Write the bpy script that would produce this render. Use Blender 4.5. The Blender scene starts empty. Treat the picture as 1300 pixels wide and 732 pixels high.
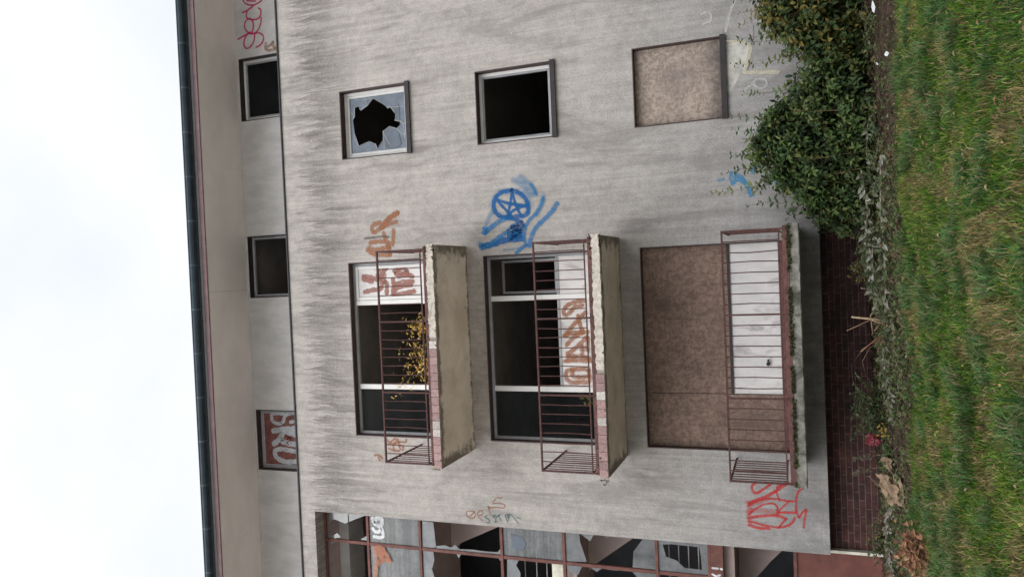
import bpy, bmesh, math, random
import numpy as np
from mathutils import Vector, Matrix
from mathutils.geometry import tessellate_polygon

sc = bpy.context.scene
col = sc.collection
random.seed(7); RS = np.random.RandomState(11)
R = math.radians

# ------------------------------------------------------------------ camera (the photo was taken with the phone on its side)
PITCH, YAW, ROLL = R(20.577), R(-1.179), R(-2.044)
F = Vector((math.sin(YAW)*math.cos(PITCH), math.cos(YAW)*math.cos(PITCH), math.sin(PITCH)))
Rv = Vector((math.cos(YAW), -math.sin(YAW), 0)); Uv = Rv.cross(F)
R2 = math.cos(ROLL)*Rv + math.sin(ROLL)*Uv
U2 = -math.sin(ROLL)*Rv + math.cos(ROLL)*Uv
cam = bpy.data.cameras.new('camera'); co = bpy.data.objects.new('camera', cam); col.objects.link(co)
X, Y, Z = -U2, R2, -F
co.matrix_world = Matrix(((X.x, Y.x, Z.x, 0), (X.y, Y.y, Z.y, -12), (X.z, Y.z, Z.z, 0), (0, 0, 0, 1)))
cam.sensor_fit = 'HORIZONTAL'; cam.sensor_width = 36; cam.lens = 36*950/1300
cam.clip_start = .05; cam.clip_end = 3000
sc.camera = co

# ------------------------------------------------------------------ overcast daylight
SUN_EL, SUN_AZ = R(48), R(205)          # azimuth measured from +Y (behind the viewer's left shoulder)
w = bpy.data.worlds.new('World'); sc.world = w; w.use_nodes = True
wt = w.node_tree; wn = wt.nodes; wl = wt.links
for n in list(wn): wn.remove(n)
wo = wn.new('ShaderNodeOutputWorld'); bg = wn.new('ShaderNodeBackground'); bg.inputs['Strength'].default_value = .12
sky = wn.new('ShaderNodeTexSky'); sky.sky_type = 'NISHITA'; sky.sun_disc = False
sky.sun_elevation = SUN_EL; sky.sun_rotation = SUN_AZ
tc = wn.new('ShaderNodeTexCoord')
mp = wn.new('ShaderNodeMapping'); mp.inputs['Scale'].default_value = (1, 1, 2.2)
nz = wn.new('ShaderNodeTexNoise'); nz.inputs['Scale'].default_value = 2.3; nz.inputs['Detail'].default_value = 5; nz.inputs['Roughness'].default_value = .5
rp = wn.new('ShaderNodeValToRGB')
rp.color_ramp.elements[0].position = .3; rp.color_ramp.elements[0].color = (7.5, 7.95, 8.4, 1)
rp.color_ramp.elements[1].position = .66; rp.color_ramp.elements[1].color = (9.3, 9.4, 9.5, 1)
mx = wn.new('ShaderNodeMix'); mx.data_type = 'RGBA'; mx.inputs[0].default_value = .93
wl.new(tc.outputs['Generated'], mp.inputs['Vector']); wl.new(mp.outputs[0], nz.inputs['Vector']); wl.new(nz.outputs['Fac'], rp.inputs['Fac'])
wl.new(sky.outputs[0], mx.inputs[6]); wl.new(rp.outputs[0], mx.inputs[7])
# the overcast is brighter round the hidden sun
dt = wn.new('ShaderNodeVectorMath'); dt.operation = 'DOT_PRODUCT'; wl.new(tc.outputs['Generated'], dt.inputs[0])
dt.inputs[1].default_value = (math.sin(SUN_AZ)*math.cos(SUN_EL), math.cos(SUN_AZ)*math.cos(SUN_EL), math.sin(SUN_EL))
mr = wn.new('ShaderNodeMapRange'); mr.interpolation_type = 'SMOOTHSTEP'; wl.new(dt.outputs['Value'], mr.inputs['Value'])
mr.inputs['From Min'].default_value = .30; mr.inputs['From Max'].default_value = 1; mr.inputs['To Min'].default_value = 1; mr.inputs['To Max'].default_value = 2.9
vm = wn.new('ShaderNodeVectorMath'); vm.operation = 'SCALE'; wl.new(mx.outputs[2], vm.inputs[0]); wl.new(mr.outputs[0], vm.inputs['Scale'])
# and dimmer towards the horizon
sx = wn.new('ShaderNodeSeparateXYZ'); wl.new(tc.outputs['Generated'], sx.inputs[0])
hz = wn.new('ShaderNodeMapRange'); hz.interpolation_type = 'SMOOTHSTEP'; wl.new(sx.outputs[2], hz.inputs['Value'])
hz.inputs['From Min'].default_value = 0; hz.inputs['From Max'].default_value = .55; hz.inputs['To Min'].default_value = .14; hz.inputs['To Max'].default_value = 1
v2 = wn.new('ShaderNodeVectorMath'); v2.operation = 'SCALE'; wl.new(vm.outputs[0], v2.inputs[0]); wl.new(hz.outputs[0], v2.inputs['Scale'])
wl.new(v2.outputs[0], bg.inputs['Color'])
wl.new(bg.outputs[0], wo.inputs[0])
sun = bpy.data.lights.new('sun', 'SUN'); sun.energy = .7; sun.angle = R(40); sun.color = (1, .94, .86)
so = bpy.data.objects.new('sun', sun); col.objects.link(so)
sd = Vector((math.sin(SUN_AZ)*math.cos(SUN_EL), math.cos(SUN_AZ)*math.cos(SUN_EL), math.sin(SUN_EL)))
so.rotation_euler = sd.to_track_quat('Z', 'Y').to_euler(); so.location = sd*60
sc.view_settings.view_transform = 'Standard'; sc.view_settings.look = 'None'
sc.view_settings.exposure = 0.0; sc.view_settings.gamma = 1; sc.view_settings.use_curve_mapping = False
sc.cycles.transparent_max_bounces = 32

# ------------------------------------------------------------------ helpers
class MB:
    """collects boxes, quads and tubes into one mesh"""
    def __init__(s): s.v = []; s.f = []; s.c = []; s.uv = []; s.haveuv = False
    def quad(s, a, b, c_, d, colr=None):
        i = len(s.v); s.v += [a, b, c_, d]; s.f.append((i, i+1, i+2, i+3)); s.c += [colr]*4
    def box(s, x0, x1, y0, y1, z0, z1, colr=None):
        i = len(s.v)
        s.v += [(x0,y0,z0),(x1,y0,z0),(x1,y1,z0),(x0,y1,z0),(x0,y0,z1),(x1,y0,z1),(x1,y1,z1),(x0,y1,z1)]
        s.f += [tuple(i+k for k in q) for q in ((0,3,2,1),(4,5,6,7),(0,1,5,4),(1,2,6,5),(2,3,7,6),(3,0,4,7))]
        s.c += [colr]*8
    def tube(s, pts, r, n=5, r1=None, colr=None):
        pts = [Vector(p) for p in pts]; base = len(s.v); m = len(pts)
        for k, p in enumerate(pts):
            t = (pts[min(k+1, m-1)]-pts[max(k-1, 0)])
            t = t.normalized() if t.length > 1e-9 else Vector((0, 0, 1))
            a = t.orthogonal().normalized(); b = t.cross(a)
            rr = r if r1 is None else r+(r1-r)*k/(m-1)
            for j in range(n):
                an = 2*math.pi*j/n
                s.v.append(tuple(p+a*rr*math.cos(an)+b*rr*math.sin(an))); s.c.append(colr)
        for k in range(m-1):
            for j in range(n):
                j2 = (j+1) % n
                s.f.append((base+k*n+j, base+k*n+j2, base+(k+1)*n+j2, base+(k+1)*n+j))
        s.f.append(tuple(base+j for j in range(n))[::-1]); s.f.append(tuple(base+(m-1)*n+j for j in range(n)))
    def prism(s, poly, y0, y1, colr=None):
        """outline in (x, z) extruded from y0 to y1"""
        i = len(s.v); n = len(poly)
        s.v += [(x, y0, z) for x, z in poly]+[(x, y1, z) for x, z in poly]; s.c += [colr]*(2*n)
        for t in tessellate_polygon([[Vector((x, z, 0)) for x, z in poly]]):
            s.f.append(tuple(i+k for k in t)); s.f.append(tuple(i+n+k for k in t[::-1]))
        for k in range(n):
            k2 = (k+1) % n; s.f.append((i+k, i+k2, i+n+k2, i+n+k))
    def leaf(s, p, d, nrm, L, wd, colr, fold=.25, droop=.15):
        """pointed leaf, folded along its midrib"""
        d = Vector(d).normalized(); nrm = Vector(nrm); side = d.cross(nrm)
        side = side.normalized() if side.length > 1e-6 else d.orthogonal().normalized()
        up = side.cross(d).normalized(); p = Vector(p); i = len(s.v)
        m1 = p+d*L*.42; tip = p+d*L-up*L*droop
        s.v += [tuple(p), tuple(p+d*L*.38+side*wd*.5+up*wd*fold), tuple(p+d*L*.72+side*wd*.34+up*wd*fold*.6-up*L*droop*.4), tuple(tip),
                tuple(p+d*L*.72-side*wd*.34+up*wd*fold*.6-up*L*droop*.4), tuple(p+d*L*.38-side*wd*.5+up*wd*fold), tuple(m1+d*L*.1-up*L*droop*.1)]
        s.f += [(i, i+6, i+1), (i+6, i+2, i+1), (i+6, i+3, i+2), (i, i+5, i+6), (i+6, i+5, i+4), (i+6, i+4, i+3)]
        s.c += [colr]*7
    def build(s, name, mat, parent=None, bevel=0, smooth=False, loc=None):
        me = bpy.data.meshes.new(name); off = Vector(loc) if loc is not None else Vector((0, 0, 0))
        me.from_pydata([tuple(Vector(v)-off) for v in s.v] if loc is not None else s.v, [], s.f)
        if any(c is not None for c in s.c):
            at = me.color_attributes.new('col', 'FLOAT_COLOR', 'POINT')
            arr = np.ones((len(s.v), 4), dtype=np.float32)
            for k, c in enumerate(s.c):
                if c is not None: arr[k, :3] = c
            at.data.foreach_set('color', arr.ravel())
        if smooth: me.polygons.foreach_set('use_smooth', [True]*len(me.polygons))
        me.materials.append(mat); me.update()
        o = bpy.data.objects.new(name, me); col.objects.link(o)
        if loc is not None: o.location = loc
        if parent:
            o.parent = parent
            if loc is None: o.location = -root_loc(parent)
        if bevel:
            b = o.modifiers.new('bevel', 'BEVEL'); b.width = bevel; b.segments = 1; b.limit_method = 'ANGLE'
        return o

def root_loc(o):
    v = Vector((0, 0, 0))
    while o:
        v += o.location; o = o.parent
    return v
def tag(o, label=None, cat=None, group=None, kind=None):
    if label: o['label'] = label
    if cat: o['category'] = cat
    if group: o['group'] = group
    if kind: o['kind'] = kind
    return o
def thing(name, label, cat, loc=(0, 0, 0), group=None):
    o = bpy.data.objects.new(name, None); col.objects.link(o); o.location = loc; o.empty_display_size = .2
    return tag(o, label, cat, group)

# ------------------------------------------------------------------ node helpers
class NT:
    def __init__(s, name):
        s.m = bpy.data.materials.new(name); s.m.use_nodes = True; s.t = s.m.node_tree
        s.b = s.t.nodes['Principled BSDF']; s.out = s.t.nodes['Material Output']; s.b.inputs['Roughness'].default_value = .85
        s.b.inputs['Specular IOR Level'].default_value = .3
    def n(s, ty, **kw):
        x = s.t.nodes.new(ty)
        for k, v in kw.items(): setattr(x, k, v)
        return x
    def l(s, a, b): s.t.links.new(a, b)
    def _in(s, node, i, v):
        if v is None: return
        if hasattr(v, 'is_output') or isinstance(v, bpy.types.NodeSocket): s.l(v, node.inputs[i])
        else: node.inputs[i].default_value = v
    def math(s, op, a, b=None, c=None, clamp=False):
        x = s.n('ShaderNodeMath', operation=op, use_clamp=clamp); s._in(x, 0, a); s._in(x, 1, b); s._in(x, 2, c); return x.outputs[0]
    def pos(s):
        g = s.n('ShaderNodeNewGeometry'); return g.outputs['Position']
    def scale(s, vec, v):
        x = s.n('ShaderNodeVectorMath', operation='MULTIPLY'); s.l(vec, x.inputs[0]); x.inputs[1].default_value = v; return x.outputs[0]
    def sep(s, vec):
        x = s.n('ShaderNodeSeparateXYZ'); s.l(vec, x.inputs[0]); return x.outputs
    def noise(s, vec, scale, detail=4, rough=.55, dist=0):
        x = s.n('ShaderNodeTexNoise'); s.l(vec, x.inputs['Vector']); x.inputs['Scale'].default_value = scale
        x.inputs['Detail'].default_value = detail; x.inputs['Roughness'].default_value = rough; x.inputs['Distortion'].default_value = dist
        return x.outputs['Fac']
    def voro(s, vec, scale, feature='F1', out='Distance'):
        x = s.n('ShaderNodeTexVoronoi', feature=feature); s.l(vec, x.inputs['Vector']); x.inputs['Scale'].default_value = scale; return x.outputs[out]
    def ramp(s, f, a, b, v0=0., v1=1., smooth=True):
        x = s.n('ShaderNodeMapRange', interpolation_type='SMOOTHSTEP' if smooth else 'LINEAR'); s.l(f, x.inputs['Value'])
        x.inputs['From Min'].default_value = a; x.inputs['From Max'].default_value = b
        x.inputs['To Min'].default_value = v0; x.inputs['To Max'].default_value = v1; return x.outputs['Result']
    def mix(s, fac, a, b, mode='MIX'):
        x = s.n('ShaderNodeMix', data_type='RGBA', blend_type=mode); s._in(x, 0, fac)
        for i, v in ((6, a), (7, b)):
            if isinstance(v, tuple): x.inputs[i].default_value = (*v, 1) if len(v) == 3 else v
            else: s.l(v, x.inputs[i])
        return x.outputs[2]
    def gray(s, f):
        x = s.n('ShaderNodeCombineColor'); [s.l(f, x.inputs[i]) for i in range(3)]; return x.outputs[0]
    def col(s, c):
        if isinstance(c, tuple): s.b.inputs['Base Color'].default_value = (*c, 1)
        else: s.l(c, s.b.inputs['Base Color'])
    def bump(s, h, dist=.01, strength=.6):
        x = s.n('ShaderNodeBump'); s.l(h, x.inputs['Height']); x.inputs['Distance'].default_value = dist; x.inputs['Strength'].default_value = strength
        s.l(x.outputs[0], s.b.inputs['Normal'])

def simple(name, c, rough=.8, vary=.25, scale=12, metal=0, stain=None, stretch=(1, 1, 1), bump=.004):
    t = NT(name); p = t.scale(t.pos(), stretch); n = t.noise(p, scale, 6, .6)
    c1 = tuple(x*(1-vary) for x in c); c2 = tuple(min(1, x*(1+vary)) for x in c)
    cc = t.mix(t.ramp(n, .3, .7), c1, c2)
    if stain:
        n2 = t.noise(p, scale*.35, 8, .7, .6); cc = t.mix(t.ramp(n2, .52, .68, 0, .8), cc, stain)
    t.col(cc); t.b.inputs['Roughness'].default_value = rough; t.b.inputs['Metallic'].default_value = metal
    if bump: t.bump(t.noise(p, scale*4, 4), bump, .5)
    return t.m
def attr_mat(name, rough=.6, trans=0, vary=.2, spec=.3):
    t = NT(name); a = t.n('ShaderNodeAttribute', attribute_name='col'); n = t.noise(t.pos(), 40, 2)
    t.col(t.mix(1., a.outputs['Color'], t.gray(t.ramp(n, .3, .7, 1-vary, 1+vary)), 'MULTIPLY'))
    t.b.inputs['Roughness'].default_value = rough; t.b.inputs['Specular IOR Level'].default_value = spec
    if trans:
        tr = t.n('ShaderNodeBsdfTranslucent'); t.l(a.outputs['Color'], tr.inputs['Color'])
        ms = t.n('ShaderNodeMixShader'); ms.inputs[0].default_value = trans
        t.l(t.b.outputs[0], ms.inputs[1]); t.l(tr.outputs[0], ms.inputs[2]); t.l(ms.outputs[0], t.out.inputs[0])
    return t.m

def render_mat():
    """weathered grey render: drip stains below the coping, vertical runs, mottling, pock marks"""
    t = NT('weathered_render'); p = t.pos(); x, y, z = t.sep(p)
    runs = t.noise(t.scale(p, (13, 1, .5)), 1., 8, .70, .25)
    blot = t.noise(t.scale(p, (1, 1, .8)), 1.5, 8, .66)
    mott = t.noise(p, 7, 5, .7)
    fine = t.noise(p, 34, 4, .75)
    grit = t.noise(p, 110, 2, .7)
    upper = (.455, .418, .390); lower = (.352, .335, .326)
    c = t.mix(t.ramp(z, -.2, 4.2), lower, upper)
    g = t.math('ADD', t.ramp(runs, .32, .70, .87, 1.08), t.ramp(blot, .3, .7, -.10, .08))
    g = t.math('ADD', g, t.ramp(mott, .32, .68, -.10, .09))
    g = t.math('ADD', g, t.ramp(fine, .30, .70, -.15, .14))
    g = t.math('ADD', g, t.ramp(grit, .3, .7, -.20, .20))
    c = t.mix(1., c, t.gray(g), 'MULTIPLY')
    # wandering dark runs all the way down
    wob = t.noise(t.scale(p, (2.0, 1, .42)), 1., 6, .62, 1.2)
    c = t.mix(t.ramp(wob, .53, .68, 0, .46), c, (.215, .20, .19))
    # feathered drip stains under the coping: pointed at the top, widening and fading below
    for S_, seed, strength in ((5.2, 0., .62), (9., 40., .78), (17., 80., .75), (31., 120., .62)):
        wx = t.math('ADD', t.math('ADD', x, seed), t.math('MULTIPLY', t.math('SUBTRACT', t.noise(t.scale(p, (3, 1, 2.2)), 1., 3), .5), .13))
        cx = t.n('ShaderNodeCombineXYZ'); t.l(wx, cx.inputs[0])
        vo = t.n('ShaderNodeTexVoronoi', voronoi_dimensions='1D'); t.l(t.math('MULTIPLY', wx, S_), vo.inputs['W']); vo.inputs['Scale'].default_value = 1
        rc = t.n('ShaderNodeSeparateColor'); t.l(vo.outputs['Color'], rc.inputs[0])
        d = t.math('SUBTRACT', t.math('SUBTRACT', 8.99, t.math('MULTIPLY', rc.outputs[0], .62)), z)
        hw = t.ramp(d, 0, .5, .04, .62)
        inside = t.ramp(t.math('SUBTRACT', hw, vo.outputs['Distance']), -.03, .12)
        ln = t.math('MULTIPLY_ADD', rc.outputs[1], 1.3, .4)
        fade = t.math('SUBTRACT', 1., t.math('DIVIDE', d, ln), clamp=True)
        mk = t.math('MULTIPLY', t.math('MULTIPLY', inside, t.ramp(d, 0, .05)), t.math('MULTIPLY', fade, t.math('MULTIPLY_ADD', rc.outputs[2], .75, .25)))
        mk = t.math('MULTIPLY', mk, t.ramp(t.noise(p, 20, 4, .7), .25, .65, .5, 1.1))
        c = t.mix(t.math('MULTIPLY', mk, strength, clamp=True), c, (.135, .124, .117))
    # sparse longer streaks lower on the wall
    vo = t.n('ShaderNodeTexVoronoi', voronoi_dimensions='2D'); cx = t.n('ShaderNodeCombineXYZ')
    t.l(t.math('MULTIPLY', t.math('ADD', x, t.math('MULTIPLY', t.noise(p, 1.5, 3), .25)), 3.2), cx.inputs[0]); t.l(t.math('MULTIPLY', z, .75), cx.inputs[1]); t.l(cx.outputs[0], vo.inputs['Vector']); vo.inputs['Scale'].default_value = 1
    rc = t.n('ShaderNodeSeparateColor'); t.l(vo.outputs['Color'], rc.inputs[0])
    mk = t.math('MULTIPLY', t.ramp(vo.outputs['Distance'], .42, .02), t.ramp(rc.outputs[0], .5, .9, 0, .38)); mk = t.math('MULTIPLY', mk, t.ramp(z, 1.2, 5.5, .35, 1.))
    c = t.mix(t.math('MULTIPLY', mk, t.ramp(t.noise(t.scale(p, (18, 1, 1.6)), 1., 5, .6), .35, .62)), c, (.19, .175, .165))
    # grime below sills; noisy dark patches under the slabs and off the balcony ends
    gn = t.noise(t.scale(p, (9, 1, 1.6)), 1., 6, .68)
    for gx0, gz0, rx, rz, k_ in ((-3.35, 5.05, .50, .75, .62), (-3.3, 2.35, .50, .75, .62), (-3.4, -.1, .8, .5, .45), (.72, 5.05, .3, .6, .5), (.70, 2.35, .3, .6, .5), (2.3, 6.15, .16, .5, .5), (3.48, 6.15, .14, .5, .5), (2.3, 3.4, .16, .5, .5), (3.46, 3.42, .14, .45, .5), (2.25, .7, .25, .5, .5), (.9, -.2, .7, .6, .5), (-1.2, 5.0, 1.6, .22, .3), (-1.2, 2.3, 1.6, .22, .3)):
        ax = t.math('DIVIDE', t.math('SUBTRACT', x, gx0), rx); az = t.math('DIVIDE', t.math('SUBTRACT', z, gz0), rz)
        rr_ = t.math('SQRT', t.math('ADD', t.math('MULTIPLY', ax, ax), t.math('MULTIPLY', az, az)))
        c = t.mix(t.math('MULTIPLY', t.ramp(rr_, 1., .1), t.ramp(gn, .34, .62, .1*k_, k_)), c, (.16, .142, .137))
    # grey grime low down, near the planting
    low = t.math('MULTIPLY', t.ramp(z, .9, -.5), t.ramp(t.noise(p, 2.6, 7, .68), .40, .64, 0, .62))
    c = t.mix(low, c, (.17, .168, .165))
    # stains below window corners, dark patches at balcony ends
    # pock marks and chips of paint
    vd = t.voro(t.scale(p, (1, .2, 1)), 3.3); chip = t.math('MULTIPLY', t.ramp(vd, .05, .028), t.ramp(t.noise(p, 3.1, 2), .52, .56))
    c = t.mix(chip, c, (.6, .59, .57))
    vd2 = t.voro(t.scale(p, (1, .2, 1)), 4.7); pock = t.math('MULTIPLY', t.ramp(vd2, .035, .02), t.ramp(t.noise(p, 4.3, 2), .55, .6))
    c = t.mix(pock, c, (.1, .09, .085))
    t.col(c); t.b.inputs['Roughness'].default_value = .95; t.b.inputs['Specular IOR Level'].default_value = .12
    hh = t.math('ADD', t.math('MULTIPLY', fine, .6), grit); t.bump(hh, .010, .6)
    return t.m
def osb_mat(name, base, dirt, damp=None):
    t = NT(name); p = t.pos()
    wrp = t.n('ShaderNodeVectorMath', operation='ADD'); t.l(p, wrp.inputs[0])
    nn = t.n('ShaderNodeTexNoise'); t.l(p, nn.inputs['Vector']); nn.inputs['Scale'].default_value = 9
    t.l(t.scale(nn.outputs['Color'], (.12, .12, .12)), wrp.inputs[1])
    ca = t.voro(t.scale(wrp.outputs[0], (15, 1, 36)), 1., 'F1', 'Color'); cb = t.voro(t.scale(wrp.outputs[0], (34, 1, 15)), 1., 'F1', 'Color')
    sa = t.n('ShaderNodeSeparateColor'); t.l(ca, sa.inputs[0]); sb = t.n('ShaderNodeSeparateColor'); t.l(cb, sb.inputs[0])
    m = t.math('MULTIPLY_ADD', t.math('ADD', sa.outputs[0], sb.outputs[1]), .5, 0.)
    c = t.mix(t.ramp(m, .15, .85), tuple(k*.72 for k in base), tuple(k*1.2 for k in base))
    c = t.mix(t.ramp(t.noise(p, 1.1, 7, .65), .42, .70, 0, .6), c, dirt)
    if damp:        # rotting dark along the sill
        zz = t.sep(p)[2]; c = t.mix(t.math('MULTIPLY', t.ramp(zz, damp[1], damp[0]), t.ramp(t.noise(p, 6, 6, .7), .3, .6, .3, .9)), c, (.075, .065, .062))
    run = t.noise(t.scale(p, (9, 1, .7)), 1., 5, .6); c = t.mix(t.ramp(run, .55, .7, 0, .4), c, dirt)
    t.col(c); t.bump(m, .004, .6); t.b.inputs['Roughness'].default_value = .9; t.b.inputs['Specular IOR Level'].default_value = .15
    return t.m
def brick_mat():
    t = NT('dark_red_brick'); p = t.pos(); x, y, z = t.sep(p)
    cb = t.n('ShaderNodeCombineXYZ'); t.l(t.math('ADD', x, 20.), cb.inputs[0]); t.l(t.math('ADD', z, 20.), cb.inputs[1])
    br = t.n('ShaderNodeTexBrick'); t.l(cb.outputs[0], br.inputs['Vector']); br.inputs['Scale'].default_value = 1
    br.inputs['Brick Width'].default_value = .25; br.inputs['Row Height'].default_value = .083; br.inputs['Mortar Size'].default_value = .006
    br.inputs['Color1'].default_value = (.082, .031, .028, 1); br.inputs['Color2'].default_value = (.040, .018, .016, 1); br.inputs['Mortar'].default_value = (.15, .098, .09, 1)
    br.inputs['Bias'].default_value = 0; br.inputs['Color1'].default_value = (.078, .030, .025, 1); br.inputs['Mortar Smooth'].default_value = .2
    c = t.mix(1., br.outputs['Color'], t.gray(t.ramp(t.noise(p, 7, 8, .75), .25, .75, .45, 1.5)), 'MULTIPLY')
    c = t.mix(t.ramp(t.noise(p, 2.5, 6, .7), .5, .7, 0, .6), c, (.022, .019, .018))
    t.col(c); t.bump(t.math('SUBTRACT', 1., br.outputs['Fac']), .006, .8); t.b.inputs['Roughness'].default_value = .75
    return t.m
def spray(name, c, alpha=.85, soft=.45):
    t = NT(name); t.col(c); t.b.inputs['Roughness'].default_value = .6; t.b.inputs['Specular IOR Level'].default_value = .15
    uv = t.n('ShaderNodeUVMap'); u, v, _ = t.sep(uv.outputs[0])
    a = t.math('SUBTRACT', 1., u); b = t.math('SUBTRACT', t.math('MULTIPLY', v, 2.), 1.)
    r = t.math('SQRT', t.math('ADD', t.math('MULTIPLY', a, a), t.math('MULTIPLY', b, b)))
    f = t.ramp(r, 1-soft, 1., 1, 0)
    p = t.pos(); n = t.noise(p, 70, 3, .7); n2 = t.noise(p, 9, 4)
    f = t.math('MULTIPLY', f, t.ramp(n, .25, .6, .55, 1.)); f = t.math('MULTIPLY', f, t.ramp(n2, .25, .6, .6, 1.))
    f = t.math('MULTIPLY', f, alpha)
    tr = t.n('ShaderNodeBsdfTransparent'); ms = t.n('ShaderNodeMixShader'); t.l(f, ms.inputs[0])
    t.l(tr.outputs[0], ms.inputs[1]); t.l(t.b.outputs[0], ms.inputs[2]); t.l(ms.outputs[0], t.out.inputs[0])
    return t.m
def glass_mat(name, tint, film=.45, gloss=.25, bands=False):
    """dirty window glass: dusty film + reflection + some see-through"""
    t = NT(name); p = t.pos()
    n = t.ramp(t.noise(p, 5, 6, .7), .3, .7, .75, 1.2)
    if bands: n = t.math('MULTIPLY', n, t.ramp(t.noise(t.scale(p, (.4, 1, 11)), 1., 4, .65), .3, .7, .55, 1.3))
    t.col(t.mix(1., tint, t.gray(n), 'MULTIPLY')); t.b.inputs['Roughness'].default_value = .35; t.b.inputs['Specular IOR Level'].default_value = .6
    tr = t.n('ShaderNodeBsdfTransparent'); tr.inputs[0].default_value = (.8, .84, .86, 1)
    ms = t.n('ShaderNodeMixShader'); t.l(t.math('MULTIPLY', t.ramp(t.noise(p, 2.7, 5, .6), .3, .7, .8, 1.15), film, clamp=True), ms.inputs[0])
    t.l(tr.outputs[0], ms.inputs[1]); t.l(t.b.outputs[0], ms.inputs[2])
    gl = t.n('ShaderNodeBsdfGlossy'); gl.inputs['Roughness'].default_value = .03
    lw = t.n('ShaderNodeFresnel'); lw.inputs[0].default_value = 1.5
    m2 = t.n('ShaderNodeMixShader'); t.l(t.math('MULTIPLY', lw.outputs[0], gloss*4, clamp=True), m2.inputs[0])
    t.l(ms.outputs[0], m2.inputs[1]); t.l(gl.outputs[0], m2.inputs[2]); t.l(m2.outputs[0], t.out.inputs[0])
    return t.m

def stroke_mesh(name, strokes, y, mats, parent, nrm_y=-1):
    """spray-paint strokes as soft ribbons lying on the surface at depth y; material index per stroke"""
    me = bpy.data.meshes.new(name); V = []; Fc = []; UV = []; MI = []
    for k, (wd, mi, pts) in enumerate(strokes):
        hw = wd*.70
        P = [Vector((a, b)) for a, b in pts]
        if len(P) == 1: P = [P[0], P[0]+Vector((.01, 0))]
        S = []
        for i in range(len(P)-1):
            p0, p1, p2, p3 = P[max(i-1, 0)], P[i], P[i+1], P[min(i+2, len(P)-1)]
            for j in range(6):
                q = j/6; S.append(.5*((2*p1)+(p2-p0)*q+(2*p0-5*p1+4*p2-p3)*q*q+(3*p1-p0-3*p2+p3)*q**3))
        S.append(P[-1])
        t0 = (S[0]-S[1]).normalized(); t1 = (S[-1]-S[-2]).normalized()
        S = [S[0]+t0*hw]+S+[S[-1]+t1*hw]
        acc = [0]
        for i in range(1, len(S)): acc.append(acc[-1]+(S[i]-S[i-1]).length)
        Lr = acc[-1]; b0 = len(V); yy = y-.002-.0004*k
        for i, p in enumerate(S):
            tg = (S[min(i+1, len(S)-1)]-S[max(i-1, 0)]).normalized(); nn = Vector((-tg.y, tg.x))
            jit = 1+.12*math.sin(i*1.7+k)
            for sgn in (-1, 1):
                q = p+nn*hw*jit*sgn; V.append((q.x, yy, q.y)); UV.append((min(1, min(acc[i], Lr-acc[i])/hw), .5+.5*sgn))
        for i in range(len(S)-1):
            Fc.append((b0+2*i, b0+2*i+1, b0+2*i+3, b0+2*i+2)); MI.append(mi)
    me.from_pydata(V, [], Fc); uvl = me.uv_layers.new(name='UVMap')
    for lp in me.loops: uvl.data[lp.index].uv = UV[lp.vertex_index]
    for m in mats: me.materials.append(m)
    me.polygons.foreach_set('material_index', MI)
    o = bpy.data.objects.new(name, me); col.objects.link(o); o.parent = parent; o.location = -root_loc(parent); return o

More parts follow.
